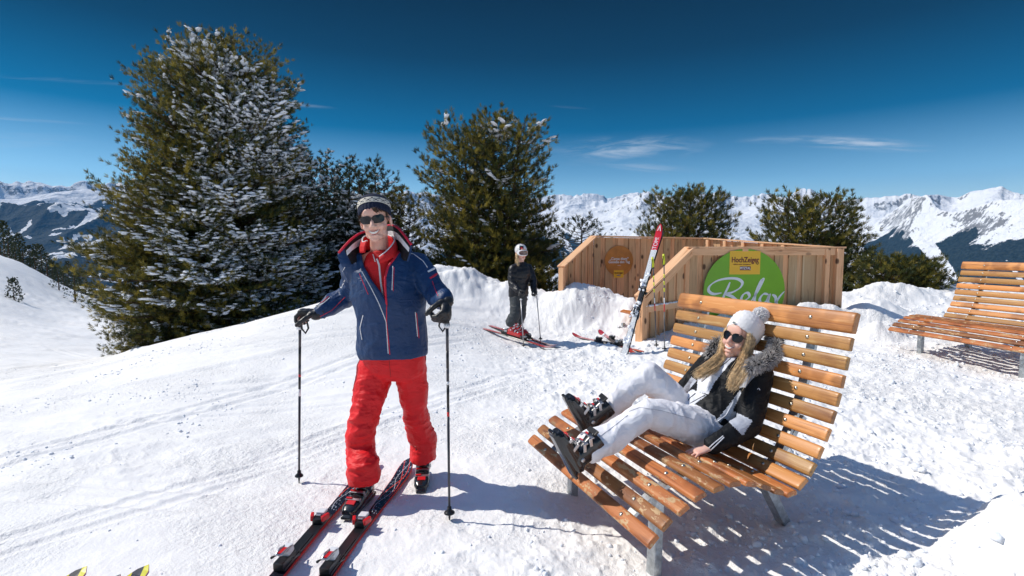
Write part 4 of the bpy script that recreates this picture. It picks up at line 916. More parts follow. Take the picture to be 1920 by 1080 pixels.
# skis lying on the snow below the standing pair
GR = 'red skis lying on the snow by the windbreak'
for lb, tp, tl, z_ in (('red ski lying flat on the snow, left of the leaning pair', (1073, 634), (1175, 652), .1), ('red ski lying across the snow behind the leaning pair', (1124, 616), (1198, 647), .22)):
    a = G(*tl, z_); b = G(*tp, z_); d = (b-a).normalized(); A3, B3 = lie(b-d*1.35, b, -.006); ski(lb, GR, frame(A3, B3-A3), L=(B3-A3).length, top=M_SKIR, side=M_SKIB, boot_y=.62, bcol=(2, 2))
# the slatted seat peeping out to the left of the windbreak post
ws = thing('slatted_seat', 'end of an orange slatted seat peeping out left of the windbreak post', 'seat', (2.13, 8.42, -.05), R(115), local=True)
mb = MB()
for k in range(5): mb.box((0, -.25+k*.10, .58-.06*k+.012*k*k), (.62, .075, .03), Matrix.Rotation(-.35, 3, 'X'), bev=.008)
mb.build('slats', wood_mat('orange_slats', (.50, .16, .03), (.3, .08, .02), (.6, .25, .08), 0, 0, .4, .3), ws)
mb = MB(); mb.box((-.2, 0, .25), (.05, .6, .05)); mb.box((.2, 0, .25), (.05, .6, .05))
for x_ in (-.2, .2): mb.beam((x_, -.2, -.05), (x_, -.2, .5), .05, .05, up=Vector((1, 0, 0))); mb.beam((x_, .2, -.05), (x_, .2, .34), .05, .05, up=Vector((1, 0, 0)))
mb.build('frame', M_STEEL, ws)
# orange piste marker beyond the big pine's lowest bough
pm = P(306, 640, 13.0); z_ = H1(pm.x, pm.y)
rt = thing('piste_marker', 'thin red marker stake in the snow below the big pine', 'marker', (pm.x, pm.y, z_), local=True)
mb = MB(); mb.tube([(0, 0, -.2), (0, 0, .38)], .009, 6); mb.build('stake', M_RED, rt); mb = MB(); mb.box((0, 0, .40), (.10, .01, .06), bev=.003); mb.build('marker_plate', M_RED, rt)
# ================================================================ people
def loft(mb, rows, side=Vector((1, 0, 0)), n=20, power=1.0):
    """rows: (centre, half width along side, half depth); closed at both ends"""
    rings = []; m = len(rows); side = Vector(side)
    for i, (c, a, b) in enumerate(rows):
        t = (Vector(rows[min(i+1, m-1)][0]) - Vector(rows[max(i-1, 0)][0])).normalized(); s_ = (side - t*side.dot(t)).normalized(); q = t.cross(s_)
        rings.append([mb.b.verts.new(Vector(c) + s_*(a*math.copysign(abs(math.cos(k))**power, math.cos(k))) + q*(b*math.copysign(abs(math.sin(k))**power, math.sin(k)))) for k in [2*math.pi*j/n for j in range(n)]])
    for i in range(m-1):
        for j in range(n): mb.b.faces.new((rings[i][j], rings[i][(j+1) % n], rings[i+1][(j+1) % n], rings[i+1][j]))
    mb.b.faces.new(rings[0][::-1]); mb.b.faces.new(rings[-1])
def cap(mb, a, b, r0, r1, n=14):
    a = Vector(a); b = Vector(b); d = (b-a).normalized(); rows = []
    for k in range(5): q = math.pi/2*(1-k/4); rows.append((a - d*r0*math.sin(q)*.98, max(1e-3, r0*math.cos(q)), max(1e-3, r0*math.cos(q))))
    for k in range(5): q = math.pi/2*(k/4); rows.append((b + d*r1*math.sin(q)*.98, max(1e-3, r1*math.cos(q)), max(1e-3, r1*math.cos(q))))
    loft(mb, rows, d.orthogonal(), n)
def chain(mb, pts, n=14):
    for (a, r0), (b, r1) in zip(pts[:-1], pts[1:]): cap(mb, a, b, r0, r1, n)
def ell(mb, c, r, M=None, seg=18):
    m = Matrix.Translation(Vector(c)) @ (M.to_4x4() if M else Matrix()) @ Matrix.Diagonal((r[0], r[1], r[2], 1)); bmesh.ops.create_uvsphere(mb.b, u_segments=seg, v_segments=12, radius=1, matrix=m)
def vox(name, mb, voxel, mats, parent=None, smooth=4, wr=None, post=None, inv=False):
    bmesh.ops.recalc_face_normals(mb.b, faces=mb.b.faces); me = bpy.data.meshes.new('tmp'); mb.b.to_mesh(me); mb.b.free(); ob = bpy.data.objects.new('tmp', me); COL.objects.link(ob)
    r = ob.modifiers.new('r', 'REMESH'); r.mode = 'VOXEL'; r.voxel_size = voxel; r.use_smooth_shade = True
    if smooth: s_ = ob.modifiers.new('s', 'SMOOTH'); s_.iterations = smooth; s_.factor = .5
    dg = bpy.context.evaluated_depsgraph_get(); dg.update(); m2 = bpy.data.meshes.new_from_object(ob.evaluated_get(dg)); bpy.data.objects.remove(ob); bpy.data.meshes.remove(me)
    m2.name = name; m2.materials.clear()
    for m_ in (mats if isinstance(mats, (list, tuple)) else [mats]): m2.materials.append(m_)
    if wr or post:
        n = len(m2.vertices); V = np.empty(n*3, np.float32); m2.vertices.foreach_get('co', V); V = V.reshape(-1, 3).astype(float); N = np.empty(n*3, np.float32); m2.vertices.foreach_get('normal', N); N = N.reshape(-1, 3).astype(float)
        if wr: V = V + N*wr(V, N)[:, None]
        if post: V = post(V, N)
        m2.vertices.foreach_set('co', V.astype(np.float32).ravel()); m2.update()
    m2.polygons.foreach_set('use_smooth', [True]*len(m2.polygons))
    return link(name, m2, parent)
def arrays(me):
    n = len(me.polygons); C_ = np.empty(n*3, np.float32); me.polygons.foreach_get('center', C_); N = np.empty(n*3, np.float32); me.polygons.foreach_get('normal', N); return C_.reshape(-1, 3).astype(float), N.reshape(-1, 3).astype(float)
def paint(ob, poly, mi, facing=True, cond=None):
    """give a material to the faces of a garment panel"""
    me = ob.data; C_, N = arrays(me); v = C_ - np.array([0, 0, CAMZ]); ok = inpoly(projn(C_), poly)
    if facing: ok &= (N*v).sum(1) < 0
    if cond is not None: ok &= cond(C_)
    mi_ = np.empty(len(me.polygons), np.int32); me.polygons.foreach_get('material_index', mi_); mi_[ok] = mi; me.polygons.foreach_set('material_index', mi_); me.update()
def cut(ob, poly, ymax=99):
    me = ob.data; C_, N = arrays(me); v = C_ - np.array([0, 0, CAMZ]); ok = inpoly(projn(C_), poly) & ((N*v).sum(1) < 0) & (C_[:, 1] < ymax)
    bm = bmesh.new(); bm.from_mesh(me); bm.faces.ensure_lookup_table(); bmesh.ops.delete(bm, geom=[bm.faces[i] for i in np.nonzero(ok)[0]], context='FACES'); bm.to_mesh(me); bm.free()
def bvh(ob):
    bm = bmesh.new(); bm.from_mesh(ob.data); b = BVHTree.FromBMesh(bm); bm.free(); return b
def ribbons(name, bv, lines, material, parent, lift=.002):
    """trim, zips and piping laid on the cloth: lines of (photo points, width in m)"""
    mb = MB(); o = Vector((0, 0, CAMZ)); bvs = bv if isinstance(bv, (list, tuple)) else [bv]
    for pts, w in lines:
        fine = []
        for (x0, y0), (x1, y1) in zip(pts[:-1], pts[1:]):
            k = max(1, int(math.hypot(x1-x0, y1-y0)/2.0)); fine += [(x0+(x1-x0)*q/k, y0+(y1-y0)*q/k) for q in range(k)]
        fine.append(pts[-1]); S = []
        for px, py in fine:
            d = (P(px, py, 1.0)-o).normalized(); best = None
            for b_ in bvs:
                h = b_.ray_cast(o, d)
                if h[0] is not None and (best is None or h[3] < best[3]): best = h
            if best: S.append((best[0], best[1]))
        if len(S) < 2: continue
        sm = []
        for i in range(len(S)):
            a = S[max(i-1, 0):i+2]; sm.append((sum((q[0] for q in a), Vector())/len(a), sum((q[1] for q in a), Vector()).normalized()))
        rings = []
        for i, (p, nrm) in enumerate(sm):
            t = (sm[min(i+1, len(sm)-1)][0]-sm[max(i-1, 0)][0]).normalized(); c = nrm.cross(t).normalized()
            rings.append([mb.b.verts.new(p + c*w/2*k + nrm*h) for k, h in ((-1, -.002), (-.8, lift), (.8, lift), (1, -.002))])
        for a, b_ in zip(rings[:-1], rings[1:]):
            if (a[0].co-b_[0].co).length > .08: continue
            for q in range(3): mb.b.faces.new((a[q], b_[q], b_[q+1], a[q+1])).smooth = True
    return mb.build(name, material, parent)
def folds(amp, sc, seed=0, ridge=True, mask=None, o=3):
    def f(V, N):
        q = V*np.array(sc) + seed*7.7; w = vnoise(V*3.1+seed)*1.6; q = q + w[:, None]
        d = (fbm(q, o, .5, ridge=ridge)-.45)*amp
        return d*(mask(V) if mask else 1)
    return f
def cloth_mat(name, col, rough=.55, sheen=.0, bump=.0006, bscale=700, spec=.3, wrinkle=.009, var=.08):
    m = mat(name, col, rough, spec, sheen=0.0, bump=bump, bscale=bscale, var=var, vscale=6); t = NT(m.node_tree); co = t.new('ShaderNodeTexCoord').outputs['Object']
    wn = t.noise(t.mapping(co, (1, 1, 1.5), rot=(.5, .3, .2)), 11, 4, .55, 1.6); old = t.n['Principled BSDF'].inputs['Normal'].links[0].from_node
    b2_ = t.new('ShaderNodeBump', i_Strength=1.0, i_Distance=wrinkle, i_Height=wn); t.l.new(b2_.outputs[0], old.inputs['Normal']); return m
def skin_mat(name, col, red):
    m = mat(name, col, .48, .4); t = NT(m.node_tree); b = t.n['Principled BSDF']; co = t.new('ShaderNodeTexCoord').outputs['Object']
    t.l.new(t.mix(t.step(t.noise(co, 16, 3, .6), .35, .7), col, red), b.inputs['Base Color']); b.inputs['Subsurface Weight'].default_value = .12; b.inputs['Subsurface Radius'].default_value = (.01, .004, .002); b.inputs['Subsurface Scale'].default_value = .6
    bn = t.new('ShaderNodeBump', i_Strength=.5, i_Distance=.0008, i_Height=t.noise(co, 260, 3, .6)); t.l.new(bn.outputs[0], b.inputs['Normal']); return m
M_SKIN = skin_mat('fair_skin', (.74, .47, .37), (.76, .40, .31)); M_LIPS = mat('lips', (.50, .13, .11), .4, .5); M_TEETH = mat('teeth', (.72, .69, .63), .3, .5); M_LIPD = mat('mouth_dark', (.10, .02, .02), .5)
M_HAIRB = mat('brown_hair', (.07, .035, .018), .5, .4); M_BLOND = mat('blond_hair', (.74, .53, .30), .42, .5, var=.4, vscale=60)
M_LENS = mat('dark_lens', (.008, .008, .011), .08, .35); M_FRAME = mat('glasses_frame', (.02, .018, .018), .2, .5); M_LEATHER = mat('glove_leather', (.013, .013, .015), .42, .5, bump=.0015, bscale=60)
class Head:
    def __init__(s, c, f, u, k=1.0, fem=False):
        s.c = Vector(c); s.f = Vector(f).normalized(); u = Vector(u); s.u = (u-s.f*u.dot(s.f)).normalized(); s.r = s.u.cross(s.f).normalized(); s.k = k; s.fem = fem
        s.M = Matrix((s.r, s.f, s.u)).transposed()
    def p(s, r, f, u): return s.c + (s.r*r + s.f*f + s.u*u)*s.k
    def e(s, mb, c, r): ell(mb, s.p(*c), [q*s.k for q in r], s.M)
    def add(s, mb):
        w = .93 if s.fem else 1.0; k = s.k
        s.e(mb, (0, -.014, .036), (.077*w, .096, .086)); s.e(mb, (0, .030, -.020), ((.066 if w == 1 else .057), .062, .080)); s.e(mb, (0, .026, -.074), ((.056 if w == 1 else .044), .052, .036))
        s.e(mb, (0, .072, -.104), (.022*w, .017, .017)); s.e(mb, (0, .060, -.092), ((.040 if w == 1 else .031), .022, .020))
        for q in (-1, 1):
            s.e(mb, (q*.036*w, .066, -.036), (.024, .022, .022)); s.e(mb, (q*.080*w, -.012, -.012), (.009, .019, .032)); s.e(mb, (q*.044*w, .020, -.074), (.016, .035, .024)); s.e(mb, (q*.026, .083, .020), (.022, .010, .008))
        s.e(mb, (0, .085, .040), (.048*w, .012, .030))
        cap(mb, s.p(0, .084, .012), s.p(0, .108, -.030), .0085*k, .0125*k); s.e(mb, (0, .108, -.033), (.012, .012, .010))
        for q in (-1, 1): s.e(mb, (q*.013, .098, -.036), (.009, .011, .008))
        s.e(mb, (0, .082, -.062), (.030, .014, .010)); s.e(mb, (0, .083, -.083), (.024, .012, .008))
    def surf(s, bv, r, u, lift=.001):
        o = s.p(r, .25, u); h = bv.ray_cast(o, -s.f); return (h[0] + h[1]*lift) if h[0] is not None else s.p(r, .08, u)
    def patch(s, bv, name, rows, material, parent, lift=.0012):
        """rows of (u_left..u_right) points: grid of (r,u) wrapped on the face"""
        mb = MB(); g = [[mb.b.verts.new(s.surf(bv, r, u, lift)) for r, u in row] for row in rows]
        for a, b in zip(g[:-1], g[1:]):
            for q in range(len(a)-1): mb.b.faces.new((a[q], a[q+1], b[q+1], b[q])).smooth = True
        return mb.build(name, material, parent)
    def smile(s, bv, parent, w=.029, h=.0125, u0=-.0665, curve=.011):
        def rows(w, h, lo, hi, n=15, m=5, c=curve):
            out = []
            for j in range(m+1):
                v = lo+(hi-lo)*j/m; row = []
                for i in range(n+1):
                    x = -1+2*i/n; prof = max(0.0, 1-abs(x)**2.4); row.append((x*w, u0 + c*x*x - h*(v)*prof - (1-prof)*h*.0))
                out.append(row)
            return out
        s.patch(bv, 'lips', rows(w*1.12, h*1.0, -.38, 1.42), M_LIPS, parent, .0006); s.patch(bv, 'teeth', rows(w, h, .0, .92), M_TEETH, parent, .0019)
    def glasses(s, parent, shape='way', rim=M_FRAME):
        root_mb = MB(); f0 = .100 if not s.fem else .105
        def outline(cx):
            out = []
            for i in range(22):
                a = 2*math.pi*i/22; ca, sa = math.cos(a), math.sin(a)
                if shape == 'way': x = math.copysign(abs(ca)**.62, ca)*.0295; y = math.copysign(abs(sa)**.75, sa)*.0205; y += .002*(x*(1 if cx > 0 else -1))/.027
                else: x = math.copysign(abs(ca)**.85, ca)*.0305; y = math.copysign(abs(sa)**.85, sa)*.025 - .003; x *= (1.0 if y > 0 else .88)
                out.append((cx+x, y+.004))
            return out
        lens = MB(); fr = MB()
        for cx in (-.0335, .0335):
            o = outline(cx); F_ = lambda x, g=0: f0 - 6.5*x*x + g
            v = [lens.b.verts.new(s.p(x, F_(x, .001), y)) for x, y in o]; c = lens.b.verts.new(s.p(cx, F_(cx, .0035), .003))
            for i in range(len(v)): lens.b.faces.new((v[i], v[(i+1) % len(v)], c)).smooth = True
            pts = [s.p(x, F_(x), y) for x, y in o]; fr.tube(pts + [pts[0], pts[1]], (.0022 if shape == 'way' else .0013)*s.k, 6, cap=False)
        fr.tube([s.p(-.010, f0+.001, .009), s.p(0, f0+.004, .012), s.p(.010, f0+.001, .009)], .002*s.k, 6)
        for q in (-1, 1): fr.tube([s.p(q*.060, f0-.022, .010), s.p(q*.072, f0-.035, .010), s.p(q*.080, .02, .006), s.p(q*.080, -.012, .004)], .0022*s.k, 6)
        g = fr.build('sunglasses', rim, parent); lens.build('lenses', M_LENS, g); return g
def hand(mb, wrist, d, s_, n_, k=1.0, curl=(.3, .3, .3), r=.0088, thumb=(.7, .5, .3), spread=.06, palm=.016):
    """five fingers: d wrist->knuckles, s_ thumb side, n_ palm side"""
    d = Vector(d).normalized(); s_ = Vector(s_); s_ = (s_-d*s_.dot(d)).normalized(); n_ = Vector(n_); n_ = (n_-d*n_.dot(d)-s_*n_.dot(s_)).normalized(); w = Vector(wrist)
    rows = [(w-d*.015*k, .026*k, palm*1.1*k), (w+d*.02*k, .030*k, palm*1.15*k), (w+d*.06*k, .040*k, palm*1.1*k), (w+d*.092*k, .042*k, palm*.95*k), (w+d*.104*k, .036*k, palm*.6*k)]; loft(mb, rows, s_, 16)
    for q, (off, ln) in enumerate(((.030, .93), (.010, 1.05), (-.011, .98), (-.030, .78))):
        p = w + d*(.088-.004*abs(q-1))*k + s_*off*k; a = 0; dd = (d + s_*(off/.03)*spread).normalized()
        for seg, L in enumerate((.044, .027, .022)):
            a += curl[seg]*(1+.08*q); v = (dd*math.cos(a) + n_*math.sin(a)); e = p + v*L*ln*k; cap(mb, p, e, r*k*(1.0-.08*seg), r*k*(.94-.08*seg), 10); p = e
    p = w + d*.022*k + s_*.030*k + n_*.006*k; v = (d*thumb[0] + s_*thumb[1] + n_*thumb[2]).normalized()
    for seg, L in enumerate((.042, .032, .026)):
        e = p + v*L*k; cap(mb, p, e, r*k*(1.25-.1*seg), r*k*(1.1-.08*seg), 10); p = e; v = (v + d*.25 + n_*.25 - s_*.15).normalized()
# ---- ski boot, local: +y toe, z up, sole at 0
_boot_cache = {}
M_BSHELL = mat('boot_black_shell', (.014, .014, .016), .22, .5, coat=.4); M_BGREY = mat('boot_grey_trim', (.20, .20, .22), .35)
M_BRED = mat('boot_red_shell', (.55, .012, .015), .25, .5, coat=.4)
def boot(parent, M, shell=M_BSHELL, trim=M_GREYM, acc=M_RED, k=1.0, lean=.15, cuff_h=.20, local=False):
    key = (shell.name, k, lean)
    if key not in _boot_cache:
        mb = MB(); loft(mb, [(Vector((0, -.088, .045)), .030, .034), (Vector((0, -.06, .055)), .040, .050), (Vector((0, -.01, .058)), .042, .054), (Vector((0, .06, .052)), .046, .046), (Vector((0, .12, .044)), .050, .038), (Vector((0, .17, .038)), .046, .030), (Vector((0, .198, .033)), .030, .020)], Vector((1, 0, 0)), 20, .85)
        ct = [Vector((0, -.035+lean*z*.9, z)) for z in (.06, .10, .14, .17, cuff_h-.005, cuff_h+.03)]
        loft(mb, [(ct[0], .046, .058), (ct[1], .048, .058), (ct[2], .051, .060), (ct[3], .054, .063), (ct[4], .056, .066), (ct[5], .054, .064)], Vector((1, 0, 0)), 20, .9)
        mb.box((0, .05, .012), (.070, .285, .024), bev=.005); mb.box((0, .19, .013), (.062, .05, .020), bev=.004); mb.box((0, -.09, .013), (.062, .04, .022), bev=.004)
        o = vox('ski_boot', mb, .005, [shell], None, 2); me = o.data; bpy.data.objects.remove(o)
        mb = MB()
        def buckle(y, z, w_, tilt):
            Mx = Matrix.Rotation(tilt, 3, 'X'); mb.mi = 0; mb.box((0, y, z), (w_*2+.006, .016, .006), Mx, bev=.002); mb.mi = 1; mb.box((w_*.55, y, z+.006), (w_*.9, .012, .006), Mx, bev=.002)
            for q in (-1, 1): mb.mi = 0; mb.box((q*(w_+.004), y-.012, z-.022), (.006, .018, .045), Mx, bev=.002)
        for y, z, w_, t in ((.128, .083, .038, -.22), (.078, .103, .038, -.35), (.044, .145, .040, -1.15), (.052, .190, .043, -1.25)): buckle(y, z, w_, t)
        mb.mi = 2; mb.box((0, .060, .222), (.085, .012, .030), Matrix.Rotation(-.2, 3, 'X'), bev=.003)
        for q in (-1, 1): mb.mi = 0; mb.lathe([(.012, 0), (.012, .004), (.006, .006)], Matrix.Translation((q*.044, -.02, .085)) @ Matrix.Rotation(q*math.pi/2, 4, 'Y'), 12)
        mb.mi = 1; mb.box((0, .15, .074), (.05, .03, .006), Matrix.Rotation(-.3, 3, 'X'), bev=.002)
        o = mb.build('buckles', [trim, acc, M_BLACK]); me2 = o.data; bpy.data.objects.remove(o); _boot_cache[key] = (me, me2)
    me, me2 = _boot_cache[key]; S = Matrix.Diagonal((k, k, k, 1))
    a = me.copy(); a.transform(M @ S); b = me2.copy(); b.transform(M @ S); bo = link('ski_boot', a, parent); link('buckles', b, bo); return bo
def knit_hat(name, H_, prof, tilt, material_fn, mats, parent, n=96, rib=None, off=(0, -.014, .036)):
    """prof: (height, rx, ry) rings in the head's frame, tilted back"""
    mb = MB(); T = Matrix.Rotation(tilt, 3, 'X'); rings = []
    dense = []
    for i in range(len(prof)-1):
        for q in range(5): t = q/5; dense.append(tuple(prof[i][c]*(1-t)+prof[i+1][c]*t for c in range(3)))
    dense.append(prof[-1])
    for h, rx, ry in dense:
        row = []
        for j in range(n):
            a = 2*math.pi*j/n; d = rib(j, h, n) if rib else 0; v = T @ Vector(((rx+d)*math.cos(a), (ry+d)*math.sin(a), h)); row.append(mb.b.verts.new(H_.p(v.x+off[0], v.y+off[1], v.z+off[2])))
        rings.append(row)
    for i in range(len(rings)-1):
        for j in range(n): f = mb.b.faces.new((rings[i][j], rings[i][(j+1) % n], rings[i+1][(j+1) % n], rings[i+1][j])); f.smooth = True; f.material_index = material_fn(j, (dense[i][0]+dense[i+1][0])/2, n)
    mb.b.faces.new(rings[-1]); return mb.build(name, mats, parent)
def strands(name, guides, n, material, parent, rad=.0028, jit=.018, seed=0, tap=.3):
    rnd = random.Random(seed); mb = MB()
    for q in range(n):
        g = rnd.choice(guides); o1 = Vector([rnd.gauss(0, 1) for _ in range(3)])*jit; ph = rnd.random()*6; L = rnd.uniform(.82, 1.05); m = 12; pts = []
        for i in range(m+1):
            t = i/m*L; f = min(t, .9999)*(len(g)-1); k = int(f); fr = f-k; p = Vector(g[k]).lerp(Vector(g[min(k+1, len(g)-1)]), fr); pts.append(p + o1*(.55+.6*t*(1-.3*t)) + Vector((math.sin(ph+t*5), math.cos(ph*1.3+t*4), 0))*jit*.25*t)
        mb.tube(pts, [rad*(1-(1-tap)*(i/m)**3) for i in range(m+1)], 5, flat=.6)
    return mb.build(name, material, parent)

# ---------------------------------------------------------------- the man
man = thing('person', 'man skier standing in blue jacket, red trousers and dark knit hat, holding two poles', 'person', (-.75, 3.12, 0))
Hm = Head(P(704, 413, 3.04), (.06, -1, -.06), (-.13, -.06, 1), 1.06)
Lb = Vector; nk = P(712, 470, 3.12)
sh = [P(668, 502, 3.13), P(783, 498, 3.13)]; elb = [P(655, 553, 3.34), P(818, 549, 3.0)]; wr_ = [P(596, 588, 3.20), P(837, 565, 2.83)]
hip = [P(706, 672, 3.16), P(764, 672, 3.16)]; kn = [P(682, 778, 3.03), P(779, 775, 3.22)]; an = [P(671, 886, 3.06), P(791, 868, 3.33)]
TOES = [G(648, 968, .03), G(789, 921, .0)]; HEELS = [G(694, 922, .03), G(795, 886, .0)]
Mboot = []
for tz, hl, dz in ((TOES[0], HEELS[0], .02), (TOES[1], HEELS[1], 0.0)):
    d = (tz-hl); d.z = 0; d.normalize(); o = tz - d*.21; o.z = H1(o.x, o.y) + dz; Mboot.append(frame(o, d))
mb = MB(); Hm.add(mb); cap(mb, Hm.p(0, -.030, -.06), nk + Vector((0, .01, -.03)), .050, .060)
T_ = [(nk + Vector((0, 0, -.05)), .12, .08), (P(724, 515, 3.13), .17, .10), (P(730, 560, 3.13), .16, .10), (P(734, 610, 3.14), .145, .095), (P(736, 660, 3.15), .155, .10), (P(736, 690, 3.16), .14, .09)]
loft(mb, T_)
for q in (0, 1):
    chain(mb, [(sh[q], .055), (elb[q], .042), (wr_[q], .028)]); cap(mb, nk + Vector((0, 0, -.04)), sh[q], .06, .055); a_ = Mboot[q] @ Vector((0, -.02, .09)); chain(mb, [(hip[q], .082), (kn[q], .055), (an[q], .042), (a_, .035)]); cap(mb, a_ + Vector((0, 0, -.03)), Mboot[q] @ Vector((0, .15, .035)), .03, .022)
HA = [dict(d=(-1, .05, .10), s=(.1, -1, .1), n=(-.15, 0, -1), curl=(.85, .9, .8), thumb=(.55, .5, .6)), dict(d=(.05, -.62, -.6), s=(-.35, -.6, .55), n=(-1, 0, -.1), curl=(.9, 1.0, .9), thumb=(.6, .35, .7))]
for q in (0, 1): h = HA[q]; hand(mb, wr_[q], h['d'], h['s'], h['n'], 1.0, h['curl'], .0085, h['thumb'])
mbody = vox('body', mb, .0048, [M_SKIN], man, 3); bvm = bvh(mbody)
Hm.smile(bvm, man, w=.029, h=.0120, u0=-.0620, curve=.0095)
Hm.glasses(man, 'way')
M_NAVY = cloth_mat('navy_knit', (.010, .016, .040), .85, .3, .002, 220, wrinkle=.001); M_CREAM = cloth_mat('cream_knit', (.62, .58, .50), .85, .3, .002, 220, wrinkle=.001)
def hatmat(j, h, n):
    if .012 < h < .046:
        a = (j//2) % 8; b = int((h-.012)/.0057); return 0 if ((a+b) % 4 == 0 or (a-b) % 4 == 0) and 0 < b < 5 else 1
    return 0
knit_hat('knit_hat', Hm, [(-.026, .076, .094), (-.028, .083, .101), (-.020, .087, .106), (.0, .088, .107), (.010, .087, .106), (.012, .090, .108), (.030, .090, .107), (.048, .087, .103), (.066, .076, .091), (.082, .055, .066), (.092, .030, .036), (.095, .006, .008)], .40, hatmat, [M_NAVY, M_CREAM], man,
         n=112, rib=lambda j, h, n: (.0016*math.sin(j*math.pi) + (.0018 if j % 4 < 2 else -.0012)) if h < .011 else (.0008 if j % 2 else 0), off=(0, -.012, .046))
fr_ = [[Hm.surf(bvm, x, .062, .004), Hm.surf(bvm, x+.012, .050, .006), Hm.surf(bvm, x+.020, .040, .005)] for x in (.012, .022, .032, .042)]
strands('hair', fr_ + [[Hm.p(q*.070, .035, .05), Hm.p(q*.074, .03, .02), Hm.p(q*.074, .025, -.01)] for q in (-1, 1)], 130, M_HAIRB, man, .0012, .0055, 3)
# red mid layer, seen in the open jacket
M_REDFL = cloth_mat('red_fleece', (.56, .014, .018), .7, .35, .0012, 300); M_TRR = cloth_mat('red_ski_trousers', (.76, .013, .018), .5, .2, .0006, 500)
mb = MB(); loft(mb, [(P(713, 474, 3.12), .075, .075), (P(715, 488, 3.11), .105, .090), (P(715, 505, 3.11), .120, .108), (P(719, 545, 3.105), .130, .125), (P(726, 590, 3.11), .12, .115)])
sw = vox('red_sweater', mb, .008, [M_REDFL], man, 4, wr=folds(.006, (14, 8, 7), 3))
def strip(name, top, bot, material, parent, th=.012, inner=None, m=5):
    mb = MB(); T = [P(*q) for q in top]; B_ = [P(*q) for q in bot]
    def sub(L):
        out = []
        for i in range(len(L)-1):
            p0, p1, p2, p3 = L[max(i-1, 0)], L[i], L[i+1], L[min(i+2, len(L)-1)]
            for q in range(6): t = q/6; out.append(.5*((2*p1)+(p2-p0)*t+(2*p0-5*p1+4*p2-p3)*t*t+(3*p1-p0-3*p2+p3)*t**3))
        out.append(L[-1]); return out
    T, B_ = sub(T), sub(B_); cen = sum(T, Vector())/len(T); ro, ri = [], []
    for t, b in zip(T, B_):
        col_o, col_i = [], []
        for q in range(m+1):
            p = b.lerp(t, q/m); o = (p-cen); o.z = 0; o.normalize(); bulge = math.sin(math.pi*q/m)*.006; col_o.append(mb.b.verts.new(p+o*(th/2+bulge))); col_i.append(mb.b.verts.new(p-o*(th/2-bulge)))
        ro.append(col_o); ri.append(col_i)
    def quads(G_, mi, flip):
        for i in range(len(G_)-1):
            for q in range(m): f = mb.b.faces.new((G_[i][q], G_[i+1][q], G_[i+1][q+1], G_[i][q+1])); f.material_index = mi; f.smooth = True
    quads(ro, 0, 0); quads(ri, 1, 1)
    for i in range(len(ro)-1): mb.b.faces.new((ro[i][m], ro[i+1][m], ri[i+1][m], ri[i][m])); mb.b.faces.new((ro[i][0], ro[i+1][0], ri[i+1][0], ri[i][0]))
    for i in (0, -1):
        for q in range(m): mb.b.faces.new((ro[i][q], ro[i][q+1], ri[i][q+1], ri[i][q]))
    o = mb.build(name, [material, inner or material], parent); return o, T, B_
co_, T1, _ = strip('sweater_collar', [(688, 452, 3.0), (680, 454, 3.05), (682, 445, 3.13), (700, 440, 3.2), (722, 440, 3.2), (738, 446, 3.12), (738, 455, 3.04), (726, 470, 2.985), (711, 482, 2.965)], [(684, 474, 2.985), (676, 474, 3.03), (678, 470, 3.12), (698, 470, 3.2), (724, 470, 3.2), (742, 470, 3.12), (742, 478, 3.02), (728, 488, 2.975), (712, 494, 2.955)], M_REDFL, man, .010)
M_WPIP = cloth_mat('white_piping', (.72, .72, .74), .5); M_RPIP = cloth_mat('red_piping', (.62, .02, .05), .5)
mb = MB(); mb.tube([p + Vector((0, 0, .002)) for p in T1], .0042, 8); mb.build('collar_piping', M_WPIP, co_)
M_JBLUE = cloth_mat('blue_softshell', (.007, .036, .115), .48, .2, .0005, 500, .35); M_JLIN = cloth_mat('black_lining', (.010, .010, .013), .8)
mb = MB(); loft(mb, [(P(716, 484, 3.13), .10, .085), (P(722, 492, 3.13), .185, .12), (P(725, 506, 3.12), .215, .135), (P(727, 530, 3.11), .222, .150), (P(730, 560, 3.11), .218, .158), (P(734, 600, 3.12), .210, .155), (P(737, 635, 3.13), .212, .155), (P(738.5, 658, 3.13), .214, .158), (P(739, 667, 3.13), .208, .152)], n=28)
for q in (0, 1):
    tw = wr_[q] + (elb[q]-wr_[q]).normalized()*.02
    chain(mb, [(nk + Vector((0, .0, -.085)), .08), (sh[q], .088), (sh[q].lerp(elb[q], .5), .078), (elb[q], .066), (elb[q].lerp(tw, .5), .060), (tw, .047)], 18)
ang_w = lambda V: .55 + .9*np.clip((np.abs(V[:, 0]+.72)-.16)/.08, 0, 1)
jk = vox('jacket', mb, .0065, [M_JBLUE, M_JLIN, M_WPIP, M_RPIP], man, 4, wr=folds(.026, (8, 5, 5), 1, mask=ang_w))
VH = [(664, 450), (675, 472), (680, 500), (696, 528), (714, 552), (725, 573), (722.5, 545), (721.5, 521), (727, 500), (739, 484), (748, 468), (748, 450)]
bvj = bvh(jk); cut(jk, VH)
ribbons('lapel_edge', bvj, [([(662, 462), (674, 474), (679, 500), (695, 528.5), (713, 552.5), (725, 575)], .022)], M_JBLUE, jk, .004)
ribbons('red_lapel_edge', bvj, [([(725, 574), (722.5, 545), (722, 521), (727.5, 500), (740, 484), (750, 468)], .013)], M_RPIP, jk, .004)
